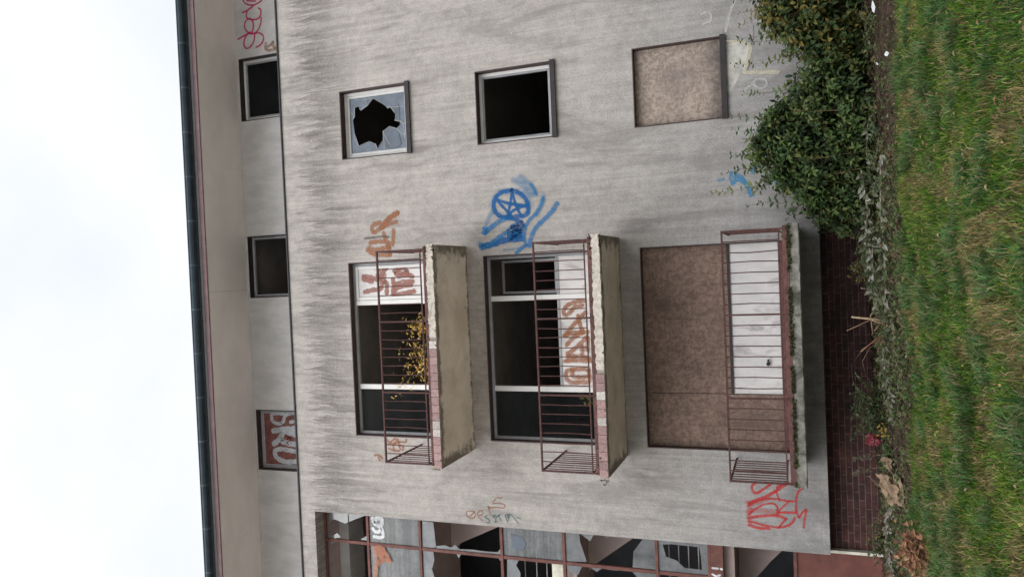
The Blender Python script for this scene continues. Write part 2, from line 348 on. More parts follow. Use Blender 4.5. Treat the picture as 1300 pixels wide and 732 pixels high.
# traced outlines in wall coordinates (x, z) in metres
DATA = {"red_name":[[0.031,0,[[5.927,10.497],[5.859,10.462],[5.798,10.36],[5.776,10.227],[5.805,10.092],[5.847,10.023]]],[0.031,0,[[5.927,10.497],[6.0,10.473],[6.056,10.344],[6.03,10.193],[5.946,10.064],[5.847,10.023]]],[0.031,0,[[5.892,10.402],[5.87,10.298],[5.846,10.181]]],[0.031,0,[[5.665,10.532],[5.683,10.434],[5.72,10.326],[5.747,10.258]]],[0.031,0,[[5.693,10.118],[5.646,10.067],[5.576,10.064],[5.505,10.101],[5.473,10.188],[5.491,10.321],[5.532,10.415],[5.605,10.435],[5.671,10.406]]],[0.031,0,[[5.484,10.064],[5.393,10.075],[5.292,10.123],[5.225,10.184],[5.193,10.282],[5.226,10.395],[5.316,10.476],[5.396,10.491],[5.476,10.457],[5.512,10.387],[5.492,10.311],[5.409,10.272],[5.316,10.274],[5.213,10.309]]],[0.031,0,[[5.135,10.672],[5.172,10.553],[5.208,10.435],[5.234,10.346]]],[0.031,0,[[5.187,10.244],[5.081,10.26],[4.98,10.314],[4.917,10.414],[4.928,10.49],[4.997,10.529],[5.088,10.515],[5.18,10.456],[5.21,10.396],[5.193,10.282]]],[0.031,0,[[4.905,10.223],[4.93,10.126],[5.003,10.045],[5.093,10.031],[5.154,10.074],[5.188,10.148],[5.192,10.224]]]],"tan_scribble":[[0.061,0,[[4.946,9.973],[4.857,9.997],[4.806,9.944],[4.794,9.832],[4.822,9.755],[4.862,9.715]]],[0.061,0,[[4.879,9.939],[4.899,9.863],[4.95,9.794],[4.857,9.79],[4.778,9.72]]]],"orange_right":[[0.077,0,[[1.194,6.652],[1.139,6.785],[1.022,6.936],[0.915,7.059],[0.87,7.164],[0.937,7.205],[1.011,7.157],[1.04,7.023]]],[0.076,0,[[1.032,6.69],[1.004,6.85],[0.937,6.999]]],[0.076,0,[[0.884,6.755],[0.757,6.762],[0.631,6.783]]],[0.076,0,[[0.845,6.96],[0.715,6.923],[0.585,6.872]]],[0.077,0,[[0.682,7.248],[0.699,7.1],[0.692,6.968]]],[0.077,0,[[0.606,7.282],[0.549,7.167],[0.565,6.99],[0.585,6.872]]],[0.077,0,[[0.557,7.314],[0.474,7.2],[0.452,7.025],[0.444,6.85]]],[0.076,0,[[0.661,6.868],[0.456,6.85]]],[0.041,1,[[0.771,7.362],[0.776,7.184],[0.784,7.007],[0.768,6.862]]],[0.101,0,[[1.182,6.667],[1.093,6.845],[0.973,6.968]]]],"panel_letters":[[0.072,0,[[0.28,7.493],[0.246,7.314],[0.29,7.134],[0.246,7.003],[0.184,7.08]]],[0.073,0,[[0.071,7.504],[0.053,7.355],[0.007,7.178],[0.158,7.067],[0.207,7.005]]],[0.073,0,[[-0.217,7.489],[-0.184,7.308],[-0.175,7.158],[-0.047,7.122],[0.086,7.204]]],[0.072,0,[[0.08,7.056],[-0.036,7.077],[-0.077,7.02],[-0.257,7.029]]],[0.072,0,[[0.266,7.179],[0.11,7.173]]],[0.071,0,[[0.149,6.847],[0.193,6.67],[0.125,6.587],[0.054,6.735],[0.096,6.82]]],[0.071,0,[[0.087,6.589],[0.031,6.477]]],[0.072,0,[[-0.004,6.884],[-0.133,6.876],[-0.313,6.9]]],[0.072,0,[[-0.109,6.846],[-0.063,6.683],[-0.058,6.481]]],[0.072,0,[[-0.21,6.895],[-0.139,6.716],[-0.12,6.513]]],[0.072,0,[[-0.288,6.87],[-0.269,6.665],[-0.237,6.462]]],[0.073,0,[[0.019,7.507],[-0.027,7.329]]],[0.071,0,[[0.12,6.761],[0.061,6.59]]]],"orange_left":[[0.044,0,[[-2.924,7.109],[-2.991,7.034],[-2.917,6.92],[-2.958,6.891],[-3.03,6.957],[-3.14,6.947]]],[0.044,0,[[-3.021,7.083],[-3.014,6.925],[-2.975,6.813],[-2.971,6.704],[-2.922,6.686]]],[0.044,0,[[-2.929,6.858],[-3.039,6.848],[-3.093,6.819]]],[0.045,0,[[-3.103,7.055],[-3.128,6.978]]],[0.045,0,[[-3.243,7.365],[-3.238,7.269],[-3.292,7.208]]],[0.045,0,[[-3.281,7.287],[-3.336,7.258]]],[0.044,0,[[-3.038,6.817],[-3.063,6.756],[-3.119,6.774]]],[0.044,0,[[-3.139,6.916],[-3.136,6.837]]]],"spandrel_letters":[[0.06,0,[[-0.493,3.282],[-0.516,3.423],[-0.567,3.566],[-0.661,3.64],[-0.729,3.615],[-0.69,3.529],[-0.611,3.455],[-0.573,3.313]]],[0.06,0,[[-0.696,3.263],[-0.855,3.437],[-0.99,3.556],[-1.084,3.63]]],[0.06,0,[[-0.748,3.39],[-0.884,3.368],[-1.02,3.318]]],[0.06,0,[[-1.07,3.644],[-1.032,3.473],[-1.021,3.235]]],[0.06,0,[[-1.235,3.609],[-1.126,3.505],[-1.047,3.361]]],[0.06,0,[[-1.129,3.239],[-1.318,3.247]]],[0.06,0,[[-1.385,3.601],[-1.263,3.426],[-1.102,3.252]]],[0.06,0,[[-1.426,3.603],[-1.426,3.405],[-1.454,3.225]]],[0.06,0,[[-1.264,3.342],[-1.399,3.348]]],[0.06,0,[[-1.508,3.649],[-1.494,3.464],[-1.508,3.214]]],[0.06,0,[[-1.643,3.247],[-1.644,3.443],[-1.672,3.613],[-1.782,3.646],[-1.863,3.565],[-1.861,3.368],[-1.846,3.242],[-1.67,3.248]]],[0.06,0,[[-1.672,3.528],[-1.754,3.532],[-1.78,3.42],[-1.765,3.28]]]],"blue_figure":[[0.144,2,[[1.41,4.437],[1.413,4.629],[1.292,4.764],[1.124,4.772],[0.995,4.649]]],[0.141,2,[[1.41,4.437],[1.336,4.25],[1.198,4.143],[1.034,4.163]]],[0.071,0,[[1.422,4.437],[1.402,4.63],[1.291,4.752],[1.148,4.771],[1.023,4.699],[0.965,4.547],[0.976,4.368],[0.988,4.19],[1.127,4.146],[1.273,4.203],[1.377,4.312],[1.422,4.437]]],[0.052,0,[[0.987,4.521],[1.198,4.472],[1.386,4.426]]],[0.052,0,[[1.386,4.426],[1.167,4.372],[0.995,4.291]]],[0.052,0,[[1.274,4.688],[1.197,4.46],[1.14,4.158]]],[0.052,0,[[1.263,4.701],[1.109,4.566],[1.007,4.468]]],[0.052,0,[[1.033,4.493],[1.117,4.336],[1.141,4.171]]],[0.111,2,[[1.102,4.799],[0.94,4.898],[0.751,4.973]]],[0.096,1,[[0.749,4.947],[0.837,4.812],[0.924,4.652],[0.961,4.496]]],[0.06,1,[[0.812,4.983],[0.772,4.919],[0.713,4.948],[0.74,5.005]]],[0.057,0,[[0.988,4.546],[0.932,4.421],[0.863,4.272],[0.825,4.426],[0.792,4.466],[0.814,4.249],[0.768,4.276],[0.732,4.456],[0.733,4.278],[0.674,4.484],[0.675,4.306],[0.624,4.46]]],[0.101,0,[[0.5,5.037],[0.525,4.826],[0.584,4.591],[0.59,4.284]]],[0.086,1,[[0.485,4.985],[0.561,4.825],[0.66,4.664],[0.736,4.532]]],[0.062,0,[[0.747,4.519],[0.58,4.527]]],[0.097,2,[[0.55,5.074],[0.509,4.984],[0.463,5.026]]],[0.081,0,[[0.679,4.382],[0.614,4.487],[0.639,4.307]]],[0.071,1,[[0.468,4.214],[0.612,4.245],[0.753,4.226],[0.89,4.145],[1.0,4.015],[1.135,3.922],[1.249,3.879]]],[0.07,1,[[0.464,4.151],[0.605,4.12],[0.765,4.025],[0.896,3.87],[1.005,3.742],[1.137,3.639]]],[0.117,2,[[0.998,3.99],[1.157,3.908],[1.296,3.877]]],[0.13,2,[[1.313,4.1],[1.464,4.219],[1.597,4.39]]],[0.141,2,[[1.33,4.012],[1.478,4.093],[1.633,4.262]]],[0.052,1,[[1.324,4.0],[1.438,4.045],[1.501,4.092]]],[0.053,2,[[0.418,4.624],[0.422,4.47],[0.448,4.291]]],[0.067,1,[[0.358,4.396],[0.414,4.317],[0.469,4.239]]]],"blue_hook":[[0.051,0,[[1.407,0.832],[1.309,0.848],[1.237,0.813]]],[0.051,0,[[1.407,0.835],[1.379,0.741],[1.293,0.649],[1.19,0.596],[1.039,0.555]]],[0.051,0,[[1.237,0.813],[1.282,0.764],[1.266,0.688],[1.172,0.616],[1.04,0.564]]],[0.051,0,[[1.343,0.78],[1.315,0.686],[1.19,0.596],[1.046,0.517]]],[0.051,0,[[1.379,0.515],[1.42,0.532],[1.472,0.455],[1.467,0.4]]],[0.05,0,[[1.295,0.221],[1.174,0.17]]],[0.052,0,[[1.303,1.012],[1.318,0.954]]],[0.051,0,[[1.355,0.799],[1.264,0.783]]],[0.051,0,[[1.311,0.753],[1.274,0.669]]]],"red_scrawl":[[0.037,0,[[-3.37,0.643],[-3.42,0.695],[-3.493,0.685],[-3.526,0.635],[-3.478,0.558],[-3.421,0.481],[-3.37,0.417]]],[0.045,0,[[-3.343,0.169],[-3.393,0.244],[-3.465,0.333],[-3.523,0.422],[-3.583,0.524],[-3.629,0.626],[-3.684,0.742]]],[0.04,0,[[-3.343,0.169],[-3.367,0.243],[-3.418,0.332]]],[0.027,0,[[-3.733,0.769],[-3.642,0.614],[-3.607,0.487],[-3.597,0.338],[-3.616,0.227],[-3.617,0.08]]],[0.024,0,[[-3.479,0.346],[-3.556,0.324],[-3.621,0.308]]],[0.027,0,[[-3.866,0.761],[-3.793,0.683],[-3.719,0.579],[-3.679,0.477],[-3.673,0.39],[-3.716,0.342],[-3.782,0.338]]],[0.024,0,[[-3.802,0.338],[-3.71,0.255],[-3.625,0.166]]],[0.037,0,[[-3.809,0.339],[-3.795,0.233],[-3.79,0.074]]],[0.029,0,[[-3.401,-0.061],[-3.445,0.014],[-3.526,0.053],[-3.632,0.068],[-3.737,0.072],[-3.815,0.056],[-3.859,0.033],[-3.783,-0.012],[-3.733,-0.074],[-3.806,-0.059],[-3.912,-0.038],[-4.005,-0.029]]],[0.08,1,[[-3.813,0.772],[-3.788,0.607],[-3.802,0.432],[-3.809,0.345]]],[0.043,0,[[-3.92,0.763],[-3.883,0.623],[-3.855,0.434],[-3.86,0.309],[-3.893,0.224]]],[0.027,0,[[-3.899,0.224],[-3.963,0.276],[-4.033,0.328]]],[0.032,0,[[-3.974,0.765],[-3.981,0.689],[-4.012,0.564],[-4.028,0.439],[-4.032,0.315],[-3.997,0.203],[-3.938,0.128],[-3.87,0.095]]],[0.04,0,[[-4.027,0.767],[-4.063,0.629],[-4.057,0.465]]],[0.081,1,[[-3.679,0.768],[-3.784,0.733],[-3.893,0.762],[-4.012,0.741]]],[0.067,1,[[-3.704,0.743],[-3.668,0.603],[-3.591,0.449]]]],"brown_name":[[0.02,0,[[-4.151,5.384],[-4.151,5.458],[-4.162,5.534],[-4.221,5.549],[-4.274,5.489],[-4.268,5.414],[-4.22,5.381],[-4.164,5.397],[-4.213,5.449],[-4.251,5.488]]],[0.02,0,[[-4.129,5.235],[-4.133,5.296],[-4.182,5.336],[-4.216,5.325],[-4.199,5.25],[-4.151,5.223]]],[0.02,0,[[-4.239,5.326],[-4.26,5.302],[-4.296,5.249]]],[0.019,0,[[-4.048,5.132],[-4.109,5.111],[-4.187,5.09]]],[0.019,0,[[-4.042,5.132],[-4.061,5.084],[-4.086,5.11]]],[0.019,0,[[-4.059,5.047],[-4.075,5.122]]],[0.019,0,[[-3.907,4.98],[-3.955,5.03],[-3.983,5.02],[-3.972,4.934],[-3.987,4.826],[-4.025,4.81],[-4.052,4.865],[-4.047,4.962],[-4.053,5.047]]],[0.019,0,[[-3.882,4.954],[-3.87,4.857]]]],"teal_name":[[0.015,0,[[-4.203,5.152],[-4.229,5.196],[-4.27,5.131],[-4.314,5.108],[-4.33,5.17]]],[0.015,0,[[-4.185,5.066],[-4.248,4.996],[-4.306,5.01]]],[0.015,0,[[-4.229,5.043],[-4.181,5.005],[-4.235,4.971]]],[0.015,0,[[-4.305,4.998],[-4.29,4.949]]],[0.015,0,[[-4.188,4.944],[-4.274,4.888]]],[0.015,0,[[-4.2,4.957],[-4.161,4.895]]],[0.015,0,[[-4.178,4.811],[-4.288,4.768]]],[0.015,0,[[-4.166,4.798],[-4.151,4.75],[-4.208,4.764]]],[0.015,0,[[-4.253,4.754],[-4.148,4.713],[-4.295,4.577]]],[0.015,0,[[-4.196,4.596],[-4.213,4.526]]]],"white_glass":[[0.065,0,[[-4.544,7.662],[-4.617,7.623],[-4.675,7.518],[-4.623,7.461],[-4.529,7.467],[-4.537,7.575],[-4.596,7.6]]],[0.053,0,[[-4.734,7.662],[-4.787,7.61],[-4.78,7.523],[-4.7,7.476],[-4.849,7.441],[-4.893,7.508],[-4.885,7.637]]]],"orange_glass":[[0.076,0,[[-5.093,7.626],[-5.08,7.474],[-5.24,7.354],[-5.312,7.315]]],[0.077,0,[[-5.149,7.608],[-5.338,7.596],[-5.609,7.632],[-5.8,7.632]]],[0.076,0,[[-5.122,7.52],[-5.328,7.488]]],[0.076,0,[[-5.312,7.315],[-5.305,7.443],[-5.392,7.556]]],[0.076,0,[[-5.114,7.433],[-5.271,7.484]]]],"post_marks":[[0.027,0,[[-4.856,1.362],[-4.855,1.283]]],[0.027,0,[[-4.856,1.234],[-4.859,1.218]]],[0.027,0,[[-4.956,1.366],[-4.981,1.307],[-4.954,1.247]]],[0.027,0,[[-4.981,1.307],[-5.043,1.31]]]],"board_letters":[[0.087,1,[[-3.51,10.35],[-3.607,10.344],[-3.698,10.22],[-3.731,10.014],[-3.69,9.645]]],[0.077,1,[[-3.51,10.35],[-3.466,10.23],[-3.48,9.999],[-3.506,9.817],[-3.518,9.635]]],[0.096,1,[[-3.084,10.359],[-3.046,10.112],[-3.03,9.904],[-3.001,9.605]]],[0.097,1,[[-3.153,10.142],[-3.273,10.242],[-3.355,10.364]]],[0.096,1,[[-3.299,10.15],[-3.339,9.945],[-3.364,9.626]]],[0.087,1,[[-3.084,10.091],[-3.126,9.909],[-3.202,9.617]]],[0.058,1,[[-2.813,10.39],[-2.735,10.385],[-2.712,10.232],[-2.718,10.093]]],[0.062,1,[[-2.803,10.39],[-2.88,10.371],[-2.934,10.222],[-2.882,10.103],[-2.765,10.049],[-2.704,9.908],[-2.686,9.587]]],[0.058,1,[[-2.886,9.918],[-2.863,9.779],[-2.858,9.597]]],[0.021,2,[[-3.189,10.051],[-3.215,9.984],[-3.265,10.033],[-3.204,9.948],[-3.262,9.94],[-3.323,10.036],[-3.36,9.992]]],[0.023,2,[[-3.29,10.173],[-3.268,10.102]]]],"white_wash":[[0.051,0,[[4.073,0.653],[3.983,0.694],[3.781,0.777],[3.564,0.832]]],[0.046,0,[[3.956,0.073],[3.776,0.143],[3.653,0.221]]],[0.066,1,[[2.91,0.581],[2.881,0.395],[2.85,0.102]]],[0.035,0,[[2.737,0.456],[2.784,0.398],[2.754,0.288],[2.675,0.273],[2.638,0.366],[2.697,0.448]]],[0.031,0,[[2.716,0.438],[2.672,0.552],[2.564,0.631]]],[0.015,2,[[3.449,0.855],[3.381,0.658],[3.323,0.463],[3.589,0.426]]],[0.025,2,[[3.314,0.473],[3.134,0.507],[2.944,0.542]]],[0.05,1,[[3.416,0.828],[3.307,0.492],[2.966,0.56]]],[0.031,0,[[3.886,1.187],[3.886,1.061],[3.765,1.046],[3.724,1.164]]]],"wash_patch":[[3.45,0.861],[3.323,0.491],[2.938,0.571],[2.881,0.657],[2.678,0.759],[2.605,0.88]],"shards":[[[-4.499,8.628],[-4.498,7.824],[-4.687,8.288],[-4.618,8.521],[-4.652,8.591],[-4.714,8.629],[-4.698,8.673]],
 [[-4.872,8.66],[-4.967,8.62],[-4.886,8.468],[-4.967,8.394],[-5.033,8.715]],
 [[-4.968,7.948],[-4.89,7.812],[-4.984,7.795]],
 [[-5.047,8.647],[-5.045,8.511],[-5.132,8.618]],
 [[-4.51,6.596],[-4.516,6.371],[-4.684,6.354],[-4.908,6.341],[-4.986,6.32],[-5.012,6.622]],
 [[-4.954,6.343],[-4.925,6.143],[-4.959,6.022],[-4.896,5.946],[-4.967,5.864],[-4.956,5.61],[-4.965,5.348],[-4.959,5.113],[-4.872,5.039],[-4.992,5.044],[-5.022,6.346]],
 [[-5.023,6.61],[-5.026,6.397],[-5.229,6.382],[-5.393,6.44],[-5.542,6.397],[-5.752,6.408],[-5.777,6.635]],
 [[-5.02,5.952],[-5.029,5.806],[-5.137,5.884]],
 [[-4.992,5.044],[-5.124,5.05],[-5.063,5.094],[-5.023,5.139]],
 [[-5.058,4.931],[-5.047,4.701],[-5.162,4.763],[-5.284,4.689],[-5.567,4.701],[-5.595,4.956]],
 [[-4.487,3.838],[-4.489,3.576],[-4.638,3.57],[-4.795,3.518],[-4.975,3.466],[-5.001,3.86]],
 [[-4.495,3.564],[-4.486,3.317],[-4.612,3.392]],
 [[-4.491,3.131],[-4.492,3.062],[-4.533,3.087]],
 [[-5.023,3.849],[-5.04,3.54],[-5.222,3.63],[-5.171,3.819]],
 [[-5.027,3.527],[-5.062,3.529],[-5.062,3.411],[-5.131,3.297],[-5.064,3.201],[-5.073,3.063],[-5.071,2.925],[-5.046,2.788],[-5.043,2.307],[-5.009,2.305]]],"ringhole":[[-4.561,2.156],[-4.544,2.014],[-4.553,1.564],[-4.682,1.548],[-4.921,1.536],[-4.916,1.812],[-4.807,1.937],[-4.756,2.109]],"row4dark":[[-4.604,4.841],[-4.633,4.659],[-4.753,4.551],[-4.889,4.625],[-4.864,4.83]],"hole1":[[3.351,7.137],[3.241,6.973],[3.135,6.849],[3.163,6.796],[3.028,6.7],[2.893,6.707],[2.868,6.58],[2.813,6.596],[2.745,6.689],[2.792,6.815],[2.717,6.962],[2.538,6.984],[2.401,7.096],[2.507,7.13],[2.564,7.245],[2.497,7.488],[2.736,7.569],[2.992,7.595],[3.057,7.551],[3.217,7.542],[3.24,7.447],[3.156,7.412],[3.23,7.262]],"pane1b":[[2.713,6.962],[2.781,6.816],[2.683,6.641],[2.452,6.589],[2.355,6.786],[2.459,6.988]],"pane1c":[[3.161,6.783],[3.175,6.615],[2.971,6.6],[2.882,6.605],[2.893,6.702],[3.027,6.695]]}

# ------------------------------------------------------------------ materials
M = {}
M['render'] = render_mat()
M['attic'] = simple('pale_plaster', (.47, .455, .44), .9, .1, 3, stain=None, stretch=(2, 1, .7))
M['soffit'] = simple('soffit_board', (.90, .82, .78), .85, .05, 2.2, stretch=(.6, 1, 1))
M['slab'] = simple('balcony_underside', (.86, .76, .655), .9, .07, 2.5, stain=(.70, .61, .51))
def slab_mat():
    t = NT('balcony_underside'); p = t.pos(); x, y, z = t.sep(p)
    c = t.mix(t.ramp(t.noise(p, 2.2, 7, .65), .35, .68), (.90, .80, .69), (.70, .61, .51))
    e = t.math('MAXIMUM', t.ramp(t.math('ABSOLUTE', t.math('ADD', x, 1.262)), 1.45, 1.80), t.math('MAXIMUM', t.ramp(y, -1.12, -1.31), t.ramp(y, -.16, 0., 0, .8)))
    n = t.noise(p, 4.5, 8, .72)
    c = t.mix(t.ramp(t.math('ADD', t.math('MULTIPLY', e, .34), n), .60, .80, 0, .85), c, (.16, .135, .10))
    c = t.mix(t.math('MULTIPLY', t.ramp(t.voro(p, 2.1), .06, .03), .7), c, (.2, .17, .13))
    t.col(c); t.b.inputs['Roughness'].default_value = .92; t.bump(t.noise(p, 30, 5, .7), .006, .6); return t.m
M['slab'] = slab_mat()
M['concrete'] = simple('mossy_concrete', (.20, .193, .168), .95, .55, 6, stain=(.04, .042, .024), bump=.008)
M['brick'] = brick_mat()
M['lining'] = simple('brown_lining', (.060, .038, .036), .6, .25, 10)
M['sill'] = simple('dark_sill', (.035, .030, .030), .5, .25, 10)
M['alu'] = simple('white_frame', (.68, .67, .65), .45, .07, 6, stain=(.5, .48, .45), stretch=(1, 1, .4), bump=0)
M['greyalu'] = simple('grey_frame', (.30, .30, .31), .45, .12, 6, bump=0)
M['panel'] = simple('white_panel', (.62, .59, .58), .6, .09, 5, stain=(.30, .27, .265), stretch=(1.6, 1, .6), bump=.002)
M['osb'] = osb_mat('brown_chipboard', (.235, .162, .130), (.105, .075, .063))
M['osb_grey'] = osb_mat('weathered_chipboard', (.36, .29, .245), (.20, .17, .155), (.94, 1.22))
M['rail'] = simple('rusty_rail', (.085, .036, .032), .7, .35, 30, stain=(.03, .018, .017), bump=.001)
M['flash'] = simple('red_brown_flashing', (.125, .058, .052), .75, .3, 12, stain=(.07, .042, .038))
M['tile'] = attr_mat('pink_edge_tile', .5, vary=.18)
M['mortar'] = simple('bare_mortar', (.58, .52, .455), .95, .2, 16, stain=(.30, .26, .21), bump=.01)
M['fascia'] = simple('mauve_fascia', (.27, .175, .185), .6, .18, 8, stain=(.20, .13, .13), stretch=(.5, 1, 1))
M['gutter'] = simple('dark_gutter', (.035, .050, .064), .35, .2, 5, metal=.35, bump=.001)
M['bracket'] = simple('gutter_joint', (.09, .115, .135), .4, .2, 6, metal=.3, bump=0)
M['zinc'] = simple('zinc_strip', (.45, .46, .48), .4, .1, 6, metal=.4, bump=0)
M['cap'] = simple('coping_metal', (.025, .026, .03), .5, .2, 6, bump=0)
M['room'] = simple('dark_room', (.20, .18, .165), .95, .15, 2, bump=0)
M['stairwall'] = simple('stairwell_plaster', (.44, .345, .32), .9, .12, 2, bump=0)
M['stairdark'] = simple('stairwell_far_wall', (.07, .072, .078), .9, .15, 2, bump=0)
M['landing'] = simple('cream_landing_edge', (.70, .67, .56), .85, .1, 5, stain=(.36, .35, .29))
M['stairframe'] = simple('red_brown_frame', (.155, .062, .050), .6, .25, 9, stain=(.085, .042, .037), bump=.001)
M['terracotta'] = simple('red_brown_panel', (.150, .055, .045), .65, .15, 5, stain=(.10, .042, .036), bump=.002)
M['board'] = simple('grey_board', (.34, .34, .355), .8, .12, 6)
M['glass'] = glass_mat('dirty_glass', (.115, .150, .200), .82, .12)
M['glassb'] = glass_mat('dirty_glass_dark', (.062, .085, .12), .92, .08)
M['frost'] = glass_mat('dusty_stair_glass', (.21, .21, .21), .55, .1, True)
M['shard'] = glass_mat('dusty_glass_shard', (.20, .205, .21), .72, .12)
M['dusk'] = glass_mat('clear_dark_glass', (.012, .014, .017), .04, .004)
M['steel'] = simple('grey_rod', (.30, .28, .26), .5, .2, 12, bump=0)
S = {}
S['red'] = spray('magenta_spray', (.50, .03, .10), .9, .35); S['tan'] = spray('tan_spray', (.33, .19, .12), .7, .6)
S['orange'] = spray('rust_spray', (.36, .15, .075), .66, .7); S['bold'] = spray('bold_rust_spray', (.36, .155, .078), .80, .55); S['grey'] = spray('grey_spray', (.12, .10, .09), .6, .5)
S['brownred'] = spray('brown_red_spray', (.33, .155, .125), .92, .3)
S['blue_d'] = spray('blue_spray', (.012, .125, .36), .88, .4); S['blue_m'] = spray('blue_spray_thin', (.03, .20, .45), .75, .55); S['blue_l'] = spray('blue_spray_mist', (.06, .24, .46), .45, .9)
S['lightblue'] = spray('pale_blue_spray', (.10, .30, .50), .62, .6)
S['scarlet'] = spray('scarlet_spray', (.56, .035, .035), .78, .5); S['scarlet_l'] = spray('scarlet_mist', (.55, .06, .06), .40, .9)
S['teal'] = spray('teal_spray', (.012, .12, .125), .82, .45); S['brown'] = spray('brown_spray', (.34, .155, .09), .75, .5)
S['white'] = spray('white_spray', (.82, .82, .84), .97, .25); S['white_l'] = spray('white_wash', (.66, .645, .61), .55, .7); S['cream'] = spray('cream_wash', (.66, .60, .46), .7, .6)
S['coral'] = spray('coral_spray', (.52, .22, .14), .8, .4); S['letter'] = spray('pale_letter', (.50, .52, .54), .97, .22); S['oxblood'] = spray('oxblood_spray', (.12, .025, .022), .95, .3)
S['purple'] = spray('purple_spray', (.07, .02, .06), .85, .4)

# ------------------------------------------------------------------ the building
bld = thing('apartment_building', 'derelict grey rendered apartment block with graffiti, brown railed balconies and broken windows', 'building', (0, 4, -1.1))
def D(name, mats, strokes, y, parent, label=None):
    o = stroke_mesh(name, strokes, y, [S[m] for m in mats], parent)
    if label: o['label'] = label
    return o

SW = [(6.357, 7.766), (3.636, 5.03), (.902, 2.293)]           # small windows, z ranges
SX = (2.25, 3.51)
BX = (-2.89, .335); BT = [7.745, 5.018, 2.288]; BF = [5.47, 2.76, .055]
ST = (-7.6, -4.39)
TOP = 9.07; BOT = -.39; WX = (-9.6, 9.6)
# front wall with real openings
holes = [(SX[0], SX[1], a, b) for a, b in SW]+[(BX[0], BX[1], f, t) for f, t in zip(BF, BT)]+[(ST[0], ST[1], BOT, 8.75)]
mb = MB()
xs = sorted(set([WX[0], WX[1]]+[h[0] for h in holes]+[h[1] for h in holes])); zs = sorted(set([BOT, TOP]+[h[2] for h in holes]+[h[3] for h in holes]))
TH = .28
for i in range(len(xs)-1):
    for j in range(len(zs)-1):
        cx, cz = (xs[i]+xs[i+1])/2, (zs[j]+zs[j+1])/2
        if any(h[0] < cx < h[1] and h[2] < cz < h[3] for h in holes): continue
        a, b, c_, d = xs[i], xs[i+1], zs[j], zs[j+1]
        mb.quad((a, 0, c_), (b, 0, c_), (b, 0, d), (a, 0, d)); mb.quad((a, TH, c_), (a, TH, d), (b, TH, d), (b, TH, c_))
for x0, x1, z0, z1 in holes:
    mb.quad((x0, 0, z0), (x0, 0, z1), (x0, TH, z1), (x0, TH, z0)); mb.quad((x1, 0, z0), (x1, TH, z0), (x1, TH, z1), (x1, 0, z1))
    mb.quad((x0, 0, z1), (x1, 0, z1), (x1, TH, z1), (x0, TH, z1))
    if z0 > BOT: mb.quad((x0, 0, z0), (x0, TH, z0), (x1, TH, z0), (x1, 0, z0))
mb.quad((ST[1], 0, BOT), (ST[1], TH, BOT), (WX[1], TH, BOT), (WX[1], 0, BOT)); mb.quad((WX[0], 0, BOT), (WX[0], TH, BOT), (ST[0], TH, BOT), (ST[0], 0, BOT))
mb.quad((WX[0], 0, TOP), (WX[1], 0, TOP), (WX[1], TH, TOP), (WX[0], TH, TOP))
mb.box(WX[0], WX[0]+.25, TH, 8, BOT, 10.7); mb.box(WX[1]-.25, WX[1], TH, 8, BOT, 10.7); mb.box(WX[0]+.25, WX[1]-.25, 7.75, 8, BOT, 10.7)
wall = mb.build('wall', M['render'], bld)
# recessed brick plinth
mb = MB(); mb.box(ST[1]+.012, WX[1]-.1, .27, .52, -1.6, BOT+.06); mb.box(WX[0]+.1, ST[0], .27, .52, -1.6, BOT+.06)
plinth = mb.build('plinth', M['brick'], bld)
mb = MB(); mb.box(ST[1]-.03, ST[1]+.012, .17, .42, -1.5, BOT-.003); mb.build('plinth_edge', M['landing'], plinth)
# coping, terrace and set-back attic storey
mb = MB(); mb.box(WX[0]-.02, WX[1]+.02, -.025, TH+.02, TOP, TOP+.032); coping = mb.build('coping', M['cap'], bld, .004)
AX = [(3.42, 4.72), (-.27, 1.02), (-3.89, -2.62)]; AZ = (9.25, 10.69); AY = .8
mb = MB()
xs = [WX[0]+.25]+sorted(sum([list(a) for a in AX], []))+[WX[1]-.25]
for i in range(len(xs)-1):
    a, b = xs[i], xs[i+1]; cx = (a+b)/2
    if any(q[0] < cx < q[1] for q in AX):
        mb.quad((a, AY, 8.2), (b, AY, 8.2), (b, AY, AZ[0]), (a, AY, AZ[0])); mb.quad((a, AY, AZ[1]), (b, AY, AZ[1]), (b, AY, 10.78), (a, AY, 10.78))
    else: mb.quad((a, AY, 8.2), (b, AY, 8.2), (b, AY, 10.78), (a, AY, 10.78))
for a, b in AX:
    z0, z1 = AZ; y1 = AY+.25
    mb.quad((a, AY, z0), (a, AY, z1), (a, y1, z1), (a, y1, z0)); mb.quad((b, AY, z0), (b, y1, z0), (b, y1, z1), (b, AY, z1))
    mb.quad((a, AY, z1), (b, AY, z1), (b, y1, z1), (a, y1, z1)); mb.quad((a, AY, z0), (a, y1, z0), (b, y1, z0), (b, AY, z0))
mb.quad((WX[0]+.25, TH, 8.2), (WX[1]-.25, TH, 8.2), (WX[1]-.25, AY, 8.2), (WX[0]+.25, AY, 8.2))
attic = mb.build('attic_wall', M['attic'], bld)
